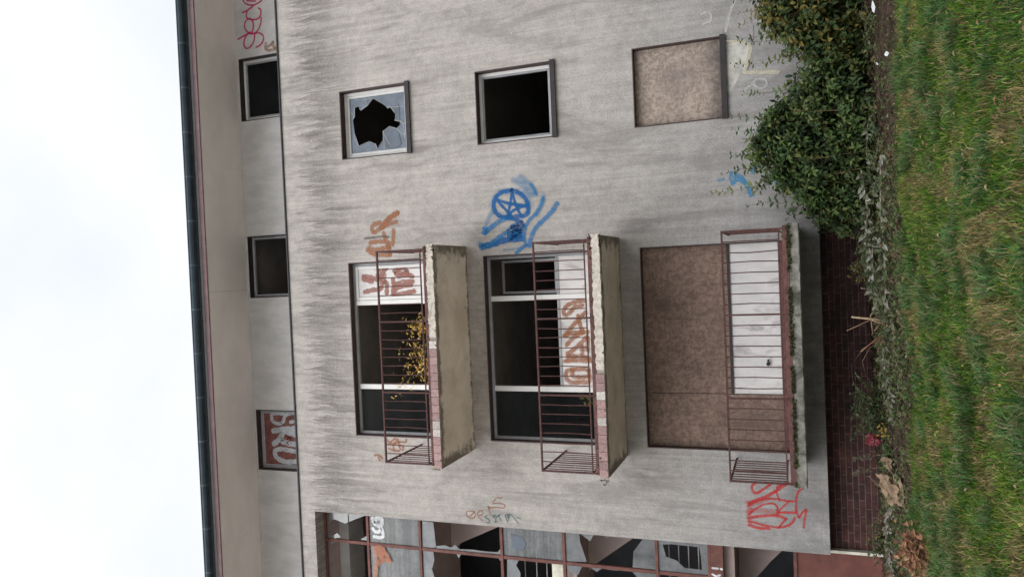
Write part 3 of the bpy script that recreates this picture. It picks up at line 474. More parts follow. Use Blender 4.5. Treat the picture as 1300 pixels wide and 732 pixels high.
# roof: soffit boards, fascia, gutter
EY = -.36
mb = MB(); mb.box(-10.2, 10.2, EY+.02, 8.6, 10.76, 11.06); roof = mb.build('roof', M['cap'], bld)
mb = MB(); x = -10.18
seams = [-10.18, -7.6, -5.12, -2.62, -.1, 2.4, 4.9, 7.4, 10.18]
for a, b in zip(seams[:-1], seams[1:]): mb.box(a+.0015, b-.0015, EY+.03, AY-.004, 10.735, 10.757)
mb.build('soffit', M['soffit'], roof)
mb = MB(); mb.box(-10.2, 10.2, EY-.012, EY+.018, 10.73, 10.825); mb.build('fascia', M['fascia'], roof, .004)
mb = MB(); mb.box(-10.2, 10.2, EY-.022, EY+.014, 10.828, 10.872); mb.build('drip_edge', M['zinc'], roof)
mb = MB(); gy, gz_, gr = EY-.105, 10.965, .085
prof = [(gy+gr*math.cos(t), gz_+gr*1.15*math.sin(t)) for t in [math.pi*(1+k/10) for k in range(11)]]
prof = [(gy-gr-.004, gz_+.03), (gy-gr-.012, gz_+.018)]+prof+[(gy+gr, gz_+.05)]
for (ya, za), (yb, zb) in zip(prof[:-1], prof[1:]): mb.quad((-10.2, ya, za), (10.2, ya, za), (10.2, yb, zb), (-10.2, yb, zb))
gut = mb.build('gutter', M['gutter'], roof, smooth=True)
for k in range(24):
    xx = -9.9+.86*k; mb = MB()
    prof2 = [(gy+(gr+.007)*math.cos(t), gz_+(gr+.007)*1.15*math.sin(t)) for t in [math.pi*(1+q/10) for q in range(11)]]
    for (ya, za), (yb, zb) in zip(prof2[:-1], prof2[1:]): mb.quad((xx, ya, za), (xx+.03, ya, za), (xx+.03, yb, zb), (xx, yb, zb))
    mb.build('gutter_bracket', M['bracket'], roof, smooth=True)

# rooms behind the windows
mb = MB()
for zf in (-.42, 2.45, 5.16, 7.95): mb.box(-3.45, 9.3, TH+.01, 7.7, zf, zf+.16)
mb.box(-9.3, 9.3, 1.06, 7.7, 10.71, 10.73)
mb.box(-3.5, 9.3, 5.2, 5.3, -.26, 7.95); mb.box(1.35, 1.45, TH+.01, 5.2, -.26, 2.44); mb.box(1.35, 1.45, TH+.01, 5.2, 2.62, 5.15); mb.box(1.35, 1.45, TH+.01, 5.2, 5.33, 7.94)
mb.box(-9.3, 9.3, 4.5, 4.6, 8.2, 10.7)
mb.build('room', M['room'], bld)

def frame_rect(mb, x0, x1, z0, z1, w, y0, y1):
    mb.box(x0, x1, y0, y1, z0, z0+w); mb.box(x0, x1, y0, y1, z1-w, z1)
    mb.box(x0, x0+w, y0, y1, z0+w, z1-w); mb.box(x1-w, x1, y0, y1, z0+w, z1-w)
def lining(parent, x0, x1, z0, z1, y0=.0, y1=.17, t=.018, sill=True, mat='lining'):
    mb = MB(); mb.box(x0+.001, x1-.001, y0-.006, y1, z1-t, z1-.001); mb.box(x0+.001, x0+t, y0-.006, y1, z0+.001, z1-t); mb.box(x1-t, x1-.001, y0-.006, y1, z0+.001, z1-t)
    o = mb.build('reveal_lining', M[mat], parent)
    if sill:
        mb = MB(); mb.box(x0-.012, x1+.012, -.045, y1, z0-.006, z0+.028); mb.box(x0-.012, x1+.012, -.045, -.004, z0-.055, z0-.0065)
        mb.build('sill', M['sill'], parent)
def part_empty(name, loc, label=None):
    o = bpy.data.objects.new(name, None); col.objects.link(o); o.empty_display_size = .2; o.parent = bld; o.location = Vector(loc)-root_loc(bld)
    if label: o['label'] = label
    return o
def ring(mb, outer, hole, y0, y1):
    """pane with a jagged hole, a few millimetres thick"""
    vs = [Vector((x, z, 0)) for x, z in outer]+[Vector((x, z, 0)) for x, z in hole]; i = len(mb.v); n = len(vs)
    mb.v += [(v.x, y0, v.y) for v in vs]+[(v.x, y1, v.y) for v in vs]; mb.c += [None]*(2*n)
    for t in tessellate_polygon([vs[:len(outer)], vs[len(outer):]]):
        mb.f.append(tuple(i+k for k in t)); mb.f.append(tuple(i+n+k for k in t[::-1]))
    m0 = len(outer); nh = len(hole)
    for k in range(nh):
        a, b = m0+k, m0+(k+1) % nh; mb.f.append((i+a, i+b, i+n+b, i+n+a))

# small windows: broken, empty, boarded up
wl_ = ['small window with a shattered blue grey pane', 'small empty window with a white frame and a black room behind', 'small window boarded up with weathered chipboard']
for k, (z0, z1) in enumerate(SW):
    wv = part_empty('window', (SX[0], 0, z0), wl_[k]); x0, x1 = SX
    lining(wv, x0, x1, z0, z1)
    if k < 2:
        mb = MB(); frame_rect(mb, x0+.02, x1-.02, z0+.03, z1-.02, .055, .125, .19)
        mb.build('frame', M['alu'], wv, .006)
        mb = MB(); frame_rect(mb, x0+.077, x1-.077, z0+.087, z1-.077, .03 if k else .045, .135, .185)
        mb.build('sash', M['alu'] if k == 0 else M['greyalu'], wv, .005)
    if k == 0:
        mb = MB(); ring(mb, [(x0+.12, z0+.13), (x1-.12, z0+.13), (x1-.12, z1-.12), (x0+.12, z1-.12)], DATA['hole1'], .158, .163)
        mb.build('pane', M['glass'], wv)
        mb = MB(); mb.prism(DATA['pane1b'], .150, .154); mb.prism(DATA['pane1c'], .151, .155)
        mb.build('loose_glass', M['glassb'], wv)
        H = DATA['hole1']; ck = []
        for q, (ex, ez) in ((0, (3.36, 7.52)), (2, (3.12, 6.52)), (5, (2.80, 6.49)), (8, (2.62, 6.50)), (10, (2.42, 6.80)), (12, (2.38, 7.05)), (16, (2.38, 7.60)), (18, (3.15, 7.63)), (22, (3.38, 7.30)), (10, (2.40, 6.95)), (6, (2.55, 6.52))):
            a_ = H[q]; ck.append([.011, 0, [tuple(a_), ((a_[0]+ex)/2+random.uniform(-.03, .03), (a_[1]+ez)/2+random.uniform(-.03, .03)), (ex, ez)]])
        ck += [[.012, 0, [tuple(H[i_]), tuple(H[(i_+1) % len(H)])]] for i_ in range(len(H)) if i_ % 3 != 1]
        D('crack', ['white_l'], ck, .1495, wv)
    if k == 2:
        mb = MB(); mb.box(x0+.019, x1-.019, .10, .118, z0+.029, z1-.019); mb.build('board', M['osb_grey'], wv)

# wide windows behind the balconies
bl = ['wide balcony window with a lettered white panel at one end', 'wide balcony window with a tilted open sash above a graffitied white panel', 'wide balcony window covered with brown chipboard above a white panel']
FY0, FY1 = .115, .175
M1, M2 = (-.465, -.375), (-2.03, -1.94)
for k in range(3):
    z0, z1 = BF[k]+.06, BT[k]; x0, x1 = BX
    wv = part_empty('balcony_window', (x0, 0, z0), bl[k])
    lining(wv, x0, x1, z0, z1, sill=False)
    a, b = x0+.02, x1-.02; zb, zt = z0+.002, z1-.02
    if k < 2:
        mb = MB(); w_ = .05
        mb.box(a, b, FY0, FY1, zt-w_, zt); mb.box(a, a+w_, FY0, FY1, zb, zt-w_); mb.box(b-w_, b, FY0, FY1, zb, zt-w_)
        mb.build('frame', M['greyalu'] if k == 0 else M['greyalu'], wv, .005)
        for m0, m1 in (M1, M2):
            mb = MB(); mb.box(m0, m1, FY0-.012, FY1, zb, zt-w_-.001); mb.build('mullion', M['alu'], wv, .006)
        zp = [6.16, 3.70][k]
        if k == 1:
            for a0, a1 in ((M2[1]+.001, M1[0]-.001), (M1[1]+.001, b-w_-.001)):
                mb = MB(); mb.box(a0, a1, FY0+.015, FY1-.01, zb, zp); mb.build('spandrel_panel', M['panel'], wv)
                mb = MB(); mb.box(a0, a1, FY0+.003, FY1-.005, zp+.001, zp+.045); mb.build('transom', M['greyalu'], wv)
            D('graffiti', ['bold'], [(w_*1.2, m_, q_) for w_, m_, q_ in DATA['spandrel_letters']], .128, wv)
            # sash tilted inwards at its top
            mb = MB(); frame_rect(mb, M1[1]+.02, b-w_-.02, 0, zt-w_-zp-.06, .045, 0, .035)
            ang = R(17); cz_, cy_ = zp+.05, FY1+.005
            mb.v = [(x, cy_+y*math.cos(ang)+z*math.sin(ang), cz_-y*math.sin(ang)+z*math.cos(ang)) for x, y, z in mb.v]
            mb.build('tilted_sash', M['greyalu'], wv, .004)
        else:
            mb = MB(); mb.box(M1[1]+.06, b-w_-.06, FY0+.014, FY1-.01, zb, zt-w_-.06)
            sp = mb.build('spandrel_panel', M['panel'], wv)
            mb = MB(); frame_rect(mb, M1[1]+.004, b-w_-.004, zb, zt-w_-.004, .055, FY0-.004, FY1-.004); mb.build('sash', M['alu'], wv, .005)
            D('graffiti', ['brownred'], DATA['panel_letters'], .128, wv)
            mb = MB(); mb.box(M2[1]+.001, M1[0]-.001, FY0+.015, FY1-.01, zb, zp-.02); mb.build('transom', M['panel'], wv)
        mb = MB(); mb.box(a+w_+.002, M2[0]-.002, .142, .147, zb+.05, zt-w_-.002); mb.build('pane', M['dusk'], wv)
    else:
        mb = MB(); mb.box(M2[0]+.02, b, .085, .105, .955, zt); mb.box(a, M2[0]+.011, .085, .105, zb, zt)
        mb.build('board', M['osb'], wv)
        for sx_ in (-1.95, -1.45, -.95, -.45, .05, .27, -2.06, -2.5, -2.82):
            for sz_ in (1.0, 1.62, 2.22):
                mb = MB(); mb.tube([(sx_, .0846, sz_+.01*math.sin(sx_*9)), (sx_, .081, sz_+.01*math.sin(sx_*9))], .009, 6); mb.build('screw', M['sill'], wv)
        mb = MB(); mb.box(M2[0]+.045, b, .10, .14, .20, .915); mb.box(M2[0]+.02, M2[0]+.044, .10, .13, .2, .95); sp = mb.build('spandrel_panel', M['panel'], wv)
        mb = MB(); mb.box(M2[0]+.02, b, .075, .12, .916, .954); mb.build('transom', M['sill'], wv)
        mb = MB(); mb.tube([(-1.545, .10, .395), (-1.545, .06, .395)], .03, 10); mb.tube([(-1.545, .06, .395), (-1.47, .058, .393)], .014, 8); mb.build('handle', M['cap'], wv)
        mb = MB(); mb.box(a, b, .07, .16, .05, .197); mb.build('sill', M['flash'], wv)

# balconies
def balcony(k, zt, label):
    bx0, bx1, dep = -3.045, .52, 1.3
    bal = part_empty('balcony', (-1.25, 0, zt), label)
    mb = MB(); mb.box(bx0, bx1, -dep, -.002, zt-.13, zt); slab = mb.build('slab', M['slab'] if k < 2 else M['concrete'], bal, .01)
    # kerb flashing along the edge
    mb = MB(); mb.box(bx0+.02, bx1-.02, -dep+.02, -dep+.06, zt+.002, zt+.075 if k < 2 else zt+.085); mb.box(bx0+.02, bx0+.06, -dep+.06, -.01, zt+.002, zt+.08)
    mb.build('edge_flashing', M['flash'], bal, .005)
    # edge tiles, broken off along the right-hand stretch
    if k < 2:
        cut = [-1.05, -1.55][k]; mb = MB(); x = bx0-.012; rr = random.Random(5+k)
        while x < cut:
            wt_ = .128; c_ = (.34, .215, .205) if rr.random() < .8 else (.50, .44, .41)
            f = rr.uniform(.8, 1.12); c_ = tuple(v*f for v in c_)
            if k == 1 and rr.random() < .25: c_ = (.55, .51, .45)
            mb.box(x+.003, min(x+wt_, cut+.08)-.003, -dep-.014, -dep-.002, zt-.118, zt+.012, c_); x += wt_
        y = -dep+.001
        while y < -.15:
            f = rr.uniform(.8, 1.12); mb.box(bx0-.014, bx0-.002, y+.003, y+.125, zt-.118, zt+.012, (.34*f, .215*f, .205*f)); y += .128
        mb.build('edge_tile', M['tile'], bal, .002)
    mb = MB(); n = 46; x0 = cut+.09 if k < 2 else bx0; x1 = bx1+.01; rr = random.Random(20+k); prev = None
    top = []; bot = []
    for i in range(n+1):
        x = x0+(x1-x0)*i/n; top.append((x, zt+.010+rr.uniform(-.016, .008))); bot.append((x, zt-.118+rr.uniform(-.006, .010)))
    for i in range(n):
        d_ = rr.uniform(.002, .014)
        mb.prism([bot[i], bot[i+1], top[i+1], top[i]], -dep-d_, -dep-.0005)
    mb.build('edge_mortar', M['mortar'] if k < 2 else M['concrete'], bal)
    # railing
    mb = MB(); zr0, zr1 = zt+(.115 if k < 2 else .12), zt+(.925 if k < 2 else .885); ry = -dep+.025; ra, rb = bx0+.03, bx1-.05
    mb.box(ra, rb, ry-.016, ry+.016, zr1-.025, zr1)
    mb.box(ra, rb, ry-.010, ry+.010, zr0, zr0+.018)
    for q in range(4):
        x = ra+.014+(rb-ra-.028)*q/3; mb.box(x-.013, x+.013, ry-.013, ry+.013, zt+.003, zr1-.0255) if q in (0, 3) else mb.box(x-.012, x+.012, ry-.015, ry+.015, zt+.003, zr1-.0255)
        if q < 3:
            xn = ra+.014+(rb-ra-.028)*(q+1)/3
            for j in range(1, 8):
                xx = x+(xn-x)*j/8; bend = random.gauss(0, .006)
                mb.tube([(xx, ry, zr0+.019), (xx+bend, ry+random.uniform(-.003, .003), (zr0+zr1)/2), (xx, ry, zr1-.026)], .0080, 5)
    for sx in (ra+.013, rb-.013):
        mb.box(sx-.012, sx+.012, ry+.017, -.003, zr1-.024, zr1-.001); mb.box(sx-.009, sx+.009, ry+.017, -.003, zr0, zr0+.018)
        for j in range(1, 10): yy = ry+(-.02-ry)*j/10; mb.box(sx-.006, sx+.006, yy-.009, yy+.009, zr0+.019, zr1-.025)
    mb.build('railing', M['rail'], bal)
    return bal
lab = ['balcony with yellow leaved weeds and a pink tiled edge', 'balcony with bare mortar along most of its edge', 'mossy concrete balcony just above the ground']
BZ = [5.455, 2.745, .03]
bals = [balcony(k, BZ[k], lab[k]) for k in range(3)]
# moss and dirt on the lowest slab edge, black crusts on the others
MOSS = attr_mat('moss', .95, vary=.3, spec=.05)
for k in range(3):
    mb = MB(); rr = random.Random(40+k); n = [110, 120, 2600][k]
    for i in range(n):
        if k == 2:
            x = rr.uniform(-3.03, .5); 
            if math.sin(x*5.1)+math.sin(x*11.7+1) < -1.1: continue
            z = BZ[k]+rr.gauss(.006, .010); c_ = rr.choice([(.045, .06, .015), (.03, .035, .012), (.06, .05, .03), (.02, .018, .014)]); s_ = rr.uniform(.007, .022)
        else:
            x = rr.choice([rr.uniform(.3, .52), rr.uniform(-3.05, .52)]); z = BZ[k]+rr.choice([rr.gauss(.012, .012), rr.gauss(-.12, .008)]); c_ = rr.choice([(.03, .026, .02), (.05, .045, .03), (.045, .05, .02)]); s_ = rr.uniform(.01, .026)
        mb.leaf((x, -1.305+rr.uniform(-.012, .02), z), (rr.uniform(-1, 1), -.3, rr.uniform(-.6, .8)), (rr.uniform(-.3, .3), -1, .4), s_*1.5, s_, c_, .4, .3)
    mb.build('moss', MOSS, bals[k])

# staircase glazing
sw = part_empty('stair_window', (ST[0], 0, -1.1), 'tall stairwell window of broken panes in red brown frames')
GY = .30
TR = [8.75, 7.77, 6.65, 5.02, 3.86, 2.26, 1.41]
mul = [-5.03, -6.25]
mb = MB(); fw = .028
mb.box(ST[1]-.045, ST[1]-.002, GY-.03, GY+.03, .09, 8.71); mb.box(ST[0]+.002, ST[0]+.045, GY-.03, GY+.03, .09, 8.71)
mb.box(ST[0]+.046, ST[1]-.046, GY-.03, GY+.03, 8.71, 8.748)
for z in TR[1:]: mb.box(ST[0]+.046, ST[1]-.046, GY-.03, GY+.03, z-fw, z+fw)
for m in mul:
    zz = [8.709]+sum([[z+fw+.001, z-fw-.001] for z in TR[1:]], [])
    for a, b in zip(zz[0:-1:2], zz[1::2]): mb.box(m-.03, m+.03, GY-.025, GY+.025, b, a)
sframe = mb.build('frame', M['stairframe'], sw, .005)
mb = MB(); mb.box(ST[0]+.01, ST[1]-.004, GY-.05, GY+.08, 1.19, 1.381); post = mb.build('crossbeam', M['stairframe'], sw, .006)
D('graffiti', ['white'], DATA['post_marks'], GY-.052, sw)
mb = MB(); mb.box(ST[0]+.02, ST[1]-.004, GY-.01, GY+.06, -1.5, .085); mb.box(ST[1]-.075, ST[1]-.046, GY-.03, GY-.0105, -1.4, .1); pan = mb.build('entrance_panel', M['terracotta'], sw)
mb = MB(); mb.box(ST[0]+.02, ST[1]-.004, GY-.03, GY+.07, .087, .135); mb.build('threshold', M['stairframe'], sw)
cols_ = [(mul[0]+.03, ST[1]-.046), (mul[1]+.03, mul[0]-.03), (ST[0]+.046, mul[1]-.03)]
def cell(c_, r): return (cols_[c_][0], cols_[c_][1], TR[r+1]+fw, (TR[r]-fw) if r else 8.71)
for r_, c_ in ((1, 0), (1, 1), (1, 2), (3, 0), (3, 2), (0, 2), (5, 2)):
    x0, x1, z0, z1 = cell(c_, r_); mb = MB(); mb.box(x0, x1, GY-.003, GY+.003, z0, z1); mb.build('pane', M['frost'], sw)
mb = MB(); mb.prism(DATA['row4dark'], GY-.008, GY-.004); mb.build('loose_glass', M['glassb'], sw)
x0, x1, z0, z1 = cell(0, 5); hole = [(min(x1-.02, max(x0+.02, x)), min(z1-.02, max(z0+.02, z))) for x, z in DATA['ringhole']]
mb = MB(); ring(mb, [(x0, z0), (x1, z0), (x1, z1), (x0, z1)], hole, GY-.003, GY+.003); mb.build('pane', M['shard'], sw)
for p in DATA['shards']:
    mb = MB(); mb.prism([(min(x, ST[1]-.04), z) for x, z in p], GY-.003, GY+.003); mb.build('glass_shard', M['shard'], sw)
D('graffiti', ['white'], DATA['white_glass'], GY-.006, sw); D('graffiti', ['coral'], DATA['orange_glass'], GY-.033, sw)
# stairs, landings and guard rods inside
mb = MB()
mb.box(-9.3, -3.52, TH+.11, 5.0, 8.77, 8.9); mb.box(-3.6, -3.52, TH+.11, 5, -1.3, 8.76)
for z in (6.62, 3.85, 1.2): mb.box(-9.3, -3.61, TH+.11, 1.55, z-.17, z)
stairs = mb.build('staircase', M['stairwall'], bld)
mb = MB()
for z in (6.80, 4.02): mb.box(-9.3, -3.62, TH+.09, TH+.105, z-.13, z+.10)
mb.build('landing_edge', M['landing'], stairs)
mb = MB()
for pr in ([(-5.4, 6.44), (-5.2, 6.25), (-4.75, 5.3), (-3.62, 3.0), (-3.62, 6.44)], [(-5.5, 3.67), (-5.35, 3.55), (-4.9, 2.95), (-3.62, 1.25), (-3.62, 3.67)], [(-5.9, 1.02), (-5.6, .98), (-5.0, .5), (-3.62, -.8), (-3.62, 1.02)]):
    mb.prism(pr, 1.15, 1.4)
mb.build('stair_flight', M['stairwall'], stairs)
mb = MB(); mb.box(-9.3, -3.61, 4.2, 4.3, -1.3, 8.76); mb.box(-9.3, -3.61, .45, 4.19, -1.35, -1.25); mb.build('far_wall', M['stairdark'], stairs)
for z in (2.08, 1.92, 1.76, 1.60, 4.65, 4.43, 4.24, 7.5, 7.25, 7.0):
    mb = MB(); mb.tube([(-7.5, TH+.17, z), (-4.40, TH+.17, z)], .010, 6); mb.build('guard_rod', M['steel'], stairs)
mb = MB(); mb.prism([(-5.6, 2.4), (-5.2, 2.75), (-4.85, 2.72), (-4.55, 2.5), (-4.45, 2.28), (-5.6, 2.28)], .62, .66); mb.build('hanging_sheet', M['shard'], stairs)

# attic windows
al = ['attic window with dark glass in a pale frame', 'attic window standing open and dark', 'attic window closed with a board of big pale letters']
for k, (a, b) in enumerate(AX):
    z0, z1 = AZ; wv = part_empty('attic_window', (a, AY, z0), al[k])
    lining(wv, a, b, z0, z1, AY, AY+.17, .018, sill=False, mat='sill' if k < 2 else 'lining')
    mb = MB(); frame_rect(mb, a+.02, b-.02, z0+.01, z1-.02, .05, AY+.115, AY+.17); mb.build('frame', M['alu'] if k == 0 else M['greyalu'], wv, .005)
    if k == 0:
        mb = MB(); frame_rect(mb, a+.072, b-.072, z0+.062, z1-.072, .035, AY+.125, AY+.165); mb.build('sash', M['greyalu'], wv, .004)
        mb = MB(); mb.box(a+.108, b-.108, AY+.14, AY+.146, z0+.1, z1-.108); mb.build('pane', M['dusk'], wv)
    if k == 2:
        mb = MB(); mb.box(a+.071, b-.071, AY+.128, AY+.15, z0+.061, z1-.071); mb.build('board', M['board'], wv)
        mb = MB(); mb.box(a+.10, b-.10, AY+.1245, AY+.127, z0+.09, z1-.10); mb.build('painted_field', simple('brown_red_field', (.17, .065, .055), .7, .3, 9), wv)
        D('graffiti', ['orange', 'letter', 'oxblood'], [(w_, m_, [(x, max(z, AZ[0]+.1)) for x, z in p]) for w_, m_, p in DATA['board_letters']], AY+.124, wv)
        mb = MB(); mb.prism([(-2.72, 9.3), (-2.72, 9.65), (-2.86, 9.9), (-2.83, 9.45), (-2.86, 9.3)], AY+.12, AY+.1235); mb.build('painted_streak', M['lining'], wv)

# graffiti on the walls
D('graffiti', ['red'], DATA['red_name'], AY, attic, 'magenta looped name'); D('graffiti', ['tan'], DATA['tan_scribble'], AY, attic, 'small tan scribble')
D('graffiti', ['bold', 'grey'], DATA['orange_right'], 0, wall, 'rust orange letters beside the top balcony'); D('graffiti', ['orange'], DATA['orange_left'], 0, wall, 'faint rust letters behind the top railing')
D('graffiti', ['blue_d', 'blue_m', 'blue_l'], [(w_*(1.1 if i_ in (11, 15, 18) else .9), m_, q_) for i_, (w_, m_, q_) in enumerate(DATA['blue_figure'])], 0, wall, 'blue figure with a circled star head'); D('graffiti', ['lightblue'], DATA['blue_hook'], 0, wall, 'pale blue hook by the bush')
D('graffiti', ['scarlet', 'scarlet_l'], DATA['red_scrawl'], 0, wall, 'scarlet scrawl beside the lowest balcony'); D('graffiti', ['brown'], DATA['brown_name'], 0, wall, 'brown name'); D('graffiti', ['teal'], DATA['teal_name'], -.004, wall, 'dark teal name')
D('graffiti', ['white_l', 'cream', 'grey'], DATA['white_wash'], -.003, wall, 'faint whitewash lines under the boarded window')
t = NT('pale_patch'); p_ = t.pos(); t.col((.62, .595, .54)); tr = t.n('ShaderNodeBsdfTransparent'); ms = t.n('ShaderNodeMixShader')
t.l(t.ramp(t.noise(p_, 4, 5, .65), .3, .6, .25, .85), ms.inputs[0]); t.l(tr.outputs[0], ms.inputs[1]); t.l(t.b.outputs[0], ms.inputs[2]); t.l(ms.outputs[0], t.out.inputs[0])
mb = MB(); q = DATA['wash_patch']; mb.v = [(x, -.0012, z) for x, z in q]; mb.c = [None]*len(q); mb.f = [tuple(range(len(q)))]; mb.build('paint_patch', t.m, wall)

# ------------------------------------------------------------------ ground
def vnoise(x, y, s, seed=0):
    """smooth value noise on numpy arrays"""
    x = np.asarray(x, float)*s+1000; y = np.asarray(y, float)*s+1000
    xi = np.floor(x).astype(np.int64); yi = np.floor(y).astype(np.int64); fx = x-xi; fy = y-yi
    fx = fx*fx*(3-2*fx); fy = fy*fy*(3-2*fy)
    def h(a, b):
        v = (a*374761393+b*668265263+seed*982451653) & 0xffffffff
        v = ((v ^ (v >> 13))*1274126177) & 0xffffffff
        return ((v ^ (v >> 16)) & 0xffff)/65535.
    return (h(xi, yi)*(1-fx)+h(xi+1, yi)*fx)*(1-fy)+(h(xi, yi+1)*(1-fx)+h(xi+1, yi+1)*fx)*fy
def edge_y(x): return -2.28+.10*np.sin(np.asarray(x)*1.7)+.30*(vnoise(x, 0*np.asarray(x), 2.2, 5)-.5)+.22*(vnoise(x, 0*np.asarray(x), 7, 6)-.5)
def gz(x, y):
    x = np.asarray(x, float); y = np.asarray(y, float)
    a = -1.04-.20*np.clip((.3-y)/2.6, 0, 1)-.34*np.clip((-2.3-y)/9.7, 0, 1.0)
    near = np.clip(1-np.maximum(np.abs(x)-9, 0)/20, 0, 1)
    return a+.014*np.clip(x, -8, 8)+near*(.10*(vnoise(x, y, .7, 1)-.5)+.035*(vnoise(x, y, 3, 2)-.5)*(y < -2.3)+.05*(vnoise(x, y, 2.5, 3)-.5)*(y >= -2.3))
def axis(d0, d1, st, far):
    c = list(np.arange(d0, d1+1e-6, st)); s_ = st; a = d1
    while a < far: s_ *= 1.5; a += s_; c.append(a)
    s_ = st; a = d0; l_ = []
    while a > -far: s_ *= 1.5; a -= s_; l_.append(a)
    return np.array(l_[::-1]+c)
gx = axis(-9, 9, .12, 800); gyv = axis(-12, 1, .12, 800)
XX, YY = np.meshgrid(gx, gyv); ZZ = gz(XX, YY)
nx, ny = len(gx), len(gyv)
me = bpy.data.meshes.new('ground')
idx = np.arange(nx*ny).reshape(ny, nx)
fc = np.stack([idx[:-1, :-1], idx[:-1, 1:], idx[1:, 1:], idx[1:, :-1]], -1).reshape(-1, 4)
me.from_pydata(np.stack([XX, YY, ZZ], -1).reshape(-1, 3).tolist(), [], fc.tolist())
me.polygons.foreach_set('use_smooth', [True]*len(me.polygons))
t = NT('lawn_soil'); p = t.pos(); x_, y_, z_ = t.sep(p)
soil = t.mix(t.ramp(t.noise(p, 9, 7, .7), .3, .7), (.022, .016, .012), (.075, .054, .038))
turf = t.mix(t.ramp(t.noise(p, 1.7, 6, .65), .4, .62), (.016, .036, .010), (.085, .068, .034))
turf = t.mix(t.ramp(t.noise(p, 30, 4, .7), .3, .7, 0, .6), turf, (.012, .018, .006))
edge = t.math('ADD', y_, t.math('MULTIPLY', t.math('SUBTRACT', t.noise(p, 3, 5), .5), .5))
bounce_pave = t.mix(t.ramp(t.noise(p, 1.5, 6, .6), .3, .7), (.42, .395, .37), (.56, .53, .50))      # unseen pale paving behind the viewer, added to bounce light up onto the soffits
t.col(t.mix(t.ramp(y_, -13.0, -13.1), t.mix(t.ramp(edge, -2.38, -2.18), turf, soil), bounce_pave)); t.b.inputs['Roughness'].default_value = 1; t.b.inputs['Specular IOR Level'].default_value = .05
t.bump(t.noise(p, 25, 5, .7), .03, .7)
me.materials.append(t.m)
gnd = bpy.data.objects.new('ground', me); col.objects.link(gnd); tag(gnd, 'lawn ground rising gently to the foot of the block', 'ground', kind='structure')

# grass: single blades, curved, with green and straw-coloured patches
def blades(name, n, x0, x1, y0, y1, hmin, hmax, wd, label, keep=None, colf=None, lean=.5, kind='stuff', cat='grass', mat=None):
    x = RS.uniform(x0, x1, n); y = RS.uniform(y0, y1, n)
    k = keep(x, y) if keep is not None else np.ones(n, bool)
    x, y = x[k], y[k]; n = len(x); z = gz(x, y)-.012
    cl = vnoise(x, y, 2.6, 9)*.6+vnoise(x, y, 7, 10)*.4
    h = (hmin+(hmax-hmin)*RS.rand(n)**1.5)*(.45+1.1*cl)
    az = RS.uniform(0, 2*np.pi, n)+1.2*(vnoise(x, y, 1.2, 12)-.5)*6; az = np.where(RS.rand(n) < .6, az, vnoise(x, y, 5, 13)*12)
    ln = lean*(.25+1.3*RS.rand(n))*h
    dx, dy = np.cos(az), np.sin(az); fa = RS.uniform(0, np.pi, n); sx, sy = np.cos(fa), np.sin(fa)
    w_ = wd*(.6+.8*RS.rand(n))
    V = np.zeros((n, 5, 3), np.float32)
    V[:, 0] = np.stack([x-sx*w_/2, y-sy*w_/2, z], -1); V[:, 1] = np.stack([x+sx*w_/2, y+sy*w_/2, z], -1)
    mx_, my_ = x+dx*ln*.32, y+dy*ln*.32; mz = z+h*.62
    V[:, 2] = np.stack([mx_-sx*w_*.4, my_-sy*w_*.4, mz], -1); V[:, 3] = np.stack([mx_+sx*w_*.4, my_+sy*w_*.4, mz], -1)
    V[:, 4] = np.stack([x+dx*ln, y+dy*ln, z+h*(1-.25*np.minimum(1, ln/h))], -1)
    me = bpy.data.meshes.new(name); me.vertices.add(n*5); me.vertices.foreach_set('co', V.ravel())
    b = (np.arange(n)*5)[:, None]; tri = np.concatenate([b+np.array([0, 1, 3]), b+np.array([0, 3, 2]), b+np.array([2, 3, 4])], 1).reshape(-1)
    me.loops.add(len(tri)); me.loops.foreach_set('vertex_index', tri.astype(np.int32))
    me.polygons.add(len(tri)//3); me.polygons.foreach_set('loop_start', np.arange(0, len(tri), 3, dtype=np.int32))
    C = np.ones((n, 5, 4), np.float32); C[:, :, :3] = colf(x, y, n)[:, None, :]
    at = me.color_attributes.new('col', 'FLOAT_COLOR', 'POINT'); at.data.foreach_set('color', C.ravel())
    me.update(calc_edges=True); me.materials.append(mat or GRASS)
    o = bpy.data.objects.new(name, me); col.objects.link(o); return tag(o, label, cat, kind=kind)
GRASS = attr_mat('grass_blade', .55, .3, .15, .25)
def dry(x, y):
    d = vnoise(x*1.5, y*.55, 1.3, 21)*.32+vnoise(x*1.5, y*.55, 3.4, 22)*.36+vnoise(x, y*.6, 8, 23)*.32
    d = d+.10*np.clip((-3.6-y)/2.5, 0, 1)-.05*(y > -2.6)
    return np.clip((d-.515)/.14, 0, 1)
def grass_col(x, y, n):
    d = dry(x, y); r = RS.rand(n)
    g1 = np.array([.082, .185, .015]); g2 = np.array([.170, .225, .026]); g3 = np.array([.028, .080, .015]); s1 = np.array([.31, .235, .105]); s2 = np.array([.14, .10, .052])
    q = vnoise(x*1.5, y*.5, 1.8, 31)[:, None]
    g = np.where((r < .4)[:, None], g1, np.where((r < .4+.45*q[:, 0])[:, None], g2, g3))
    s = np.where((RS.rand(n) < .6)[:, None], s1, s2)
    isdry = RS.rand(n) < (.13+.55*d)
    return (np.where(isdry[:, None], s, g)*(.65+.7*RS.rand(n))[:, None]).astype(np.float32)
blades('grass', 330000, -4.6, 4.3, -7.6, -2.0, .03, .105, .0065, 'long mixed green and straw coloured lawn grass', lambda x, y: (y < edge_y(x)+.05*RS.randn(len(x))) & (np.abs(x) < 4.8-.35*(-1.5-y)+.4), grass_col, lean=.6)
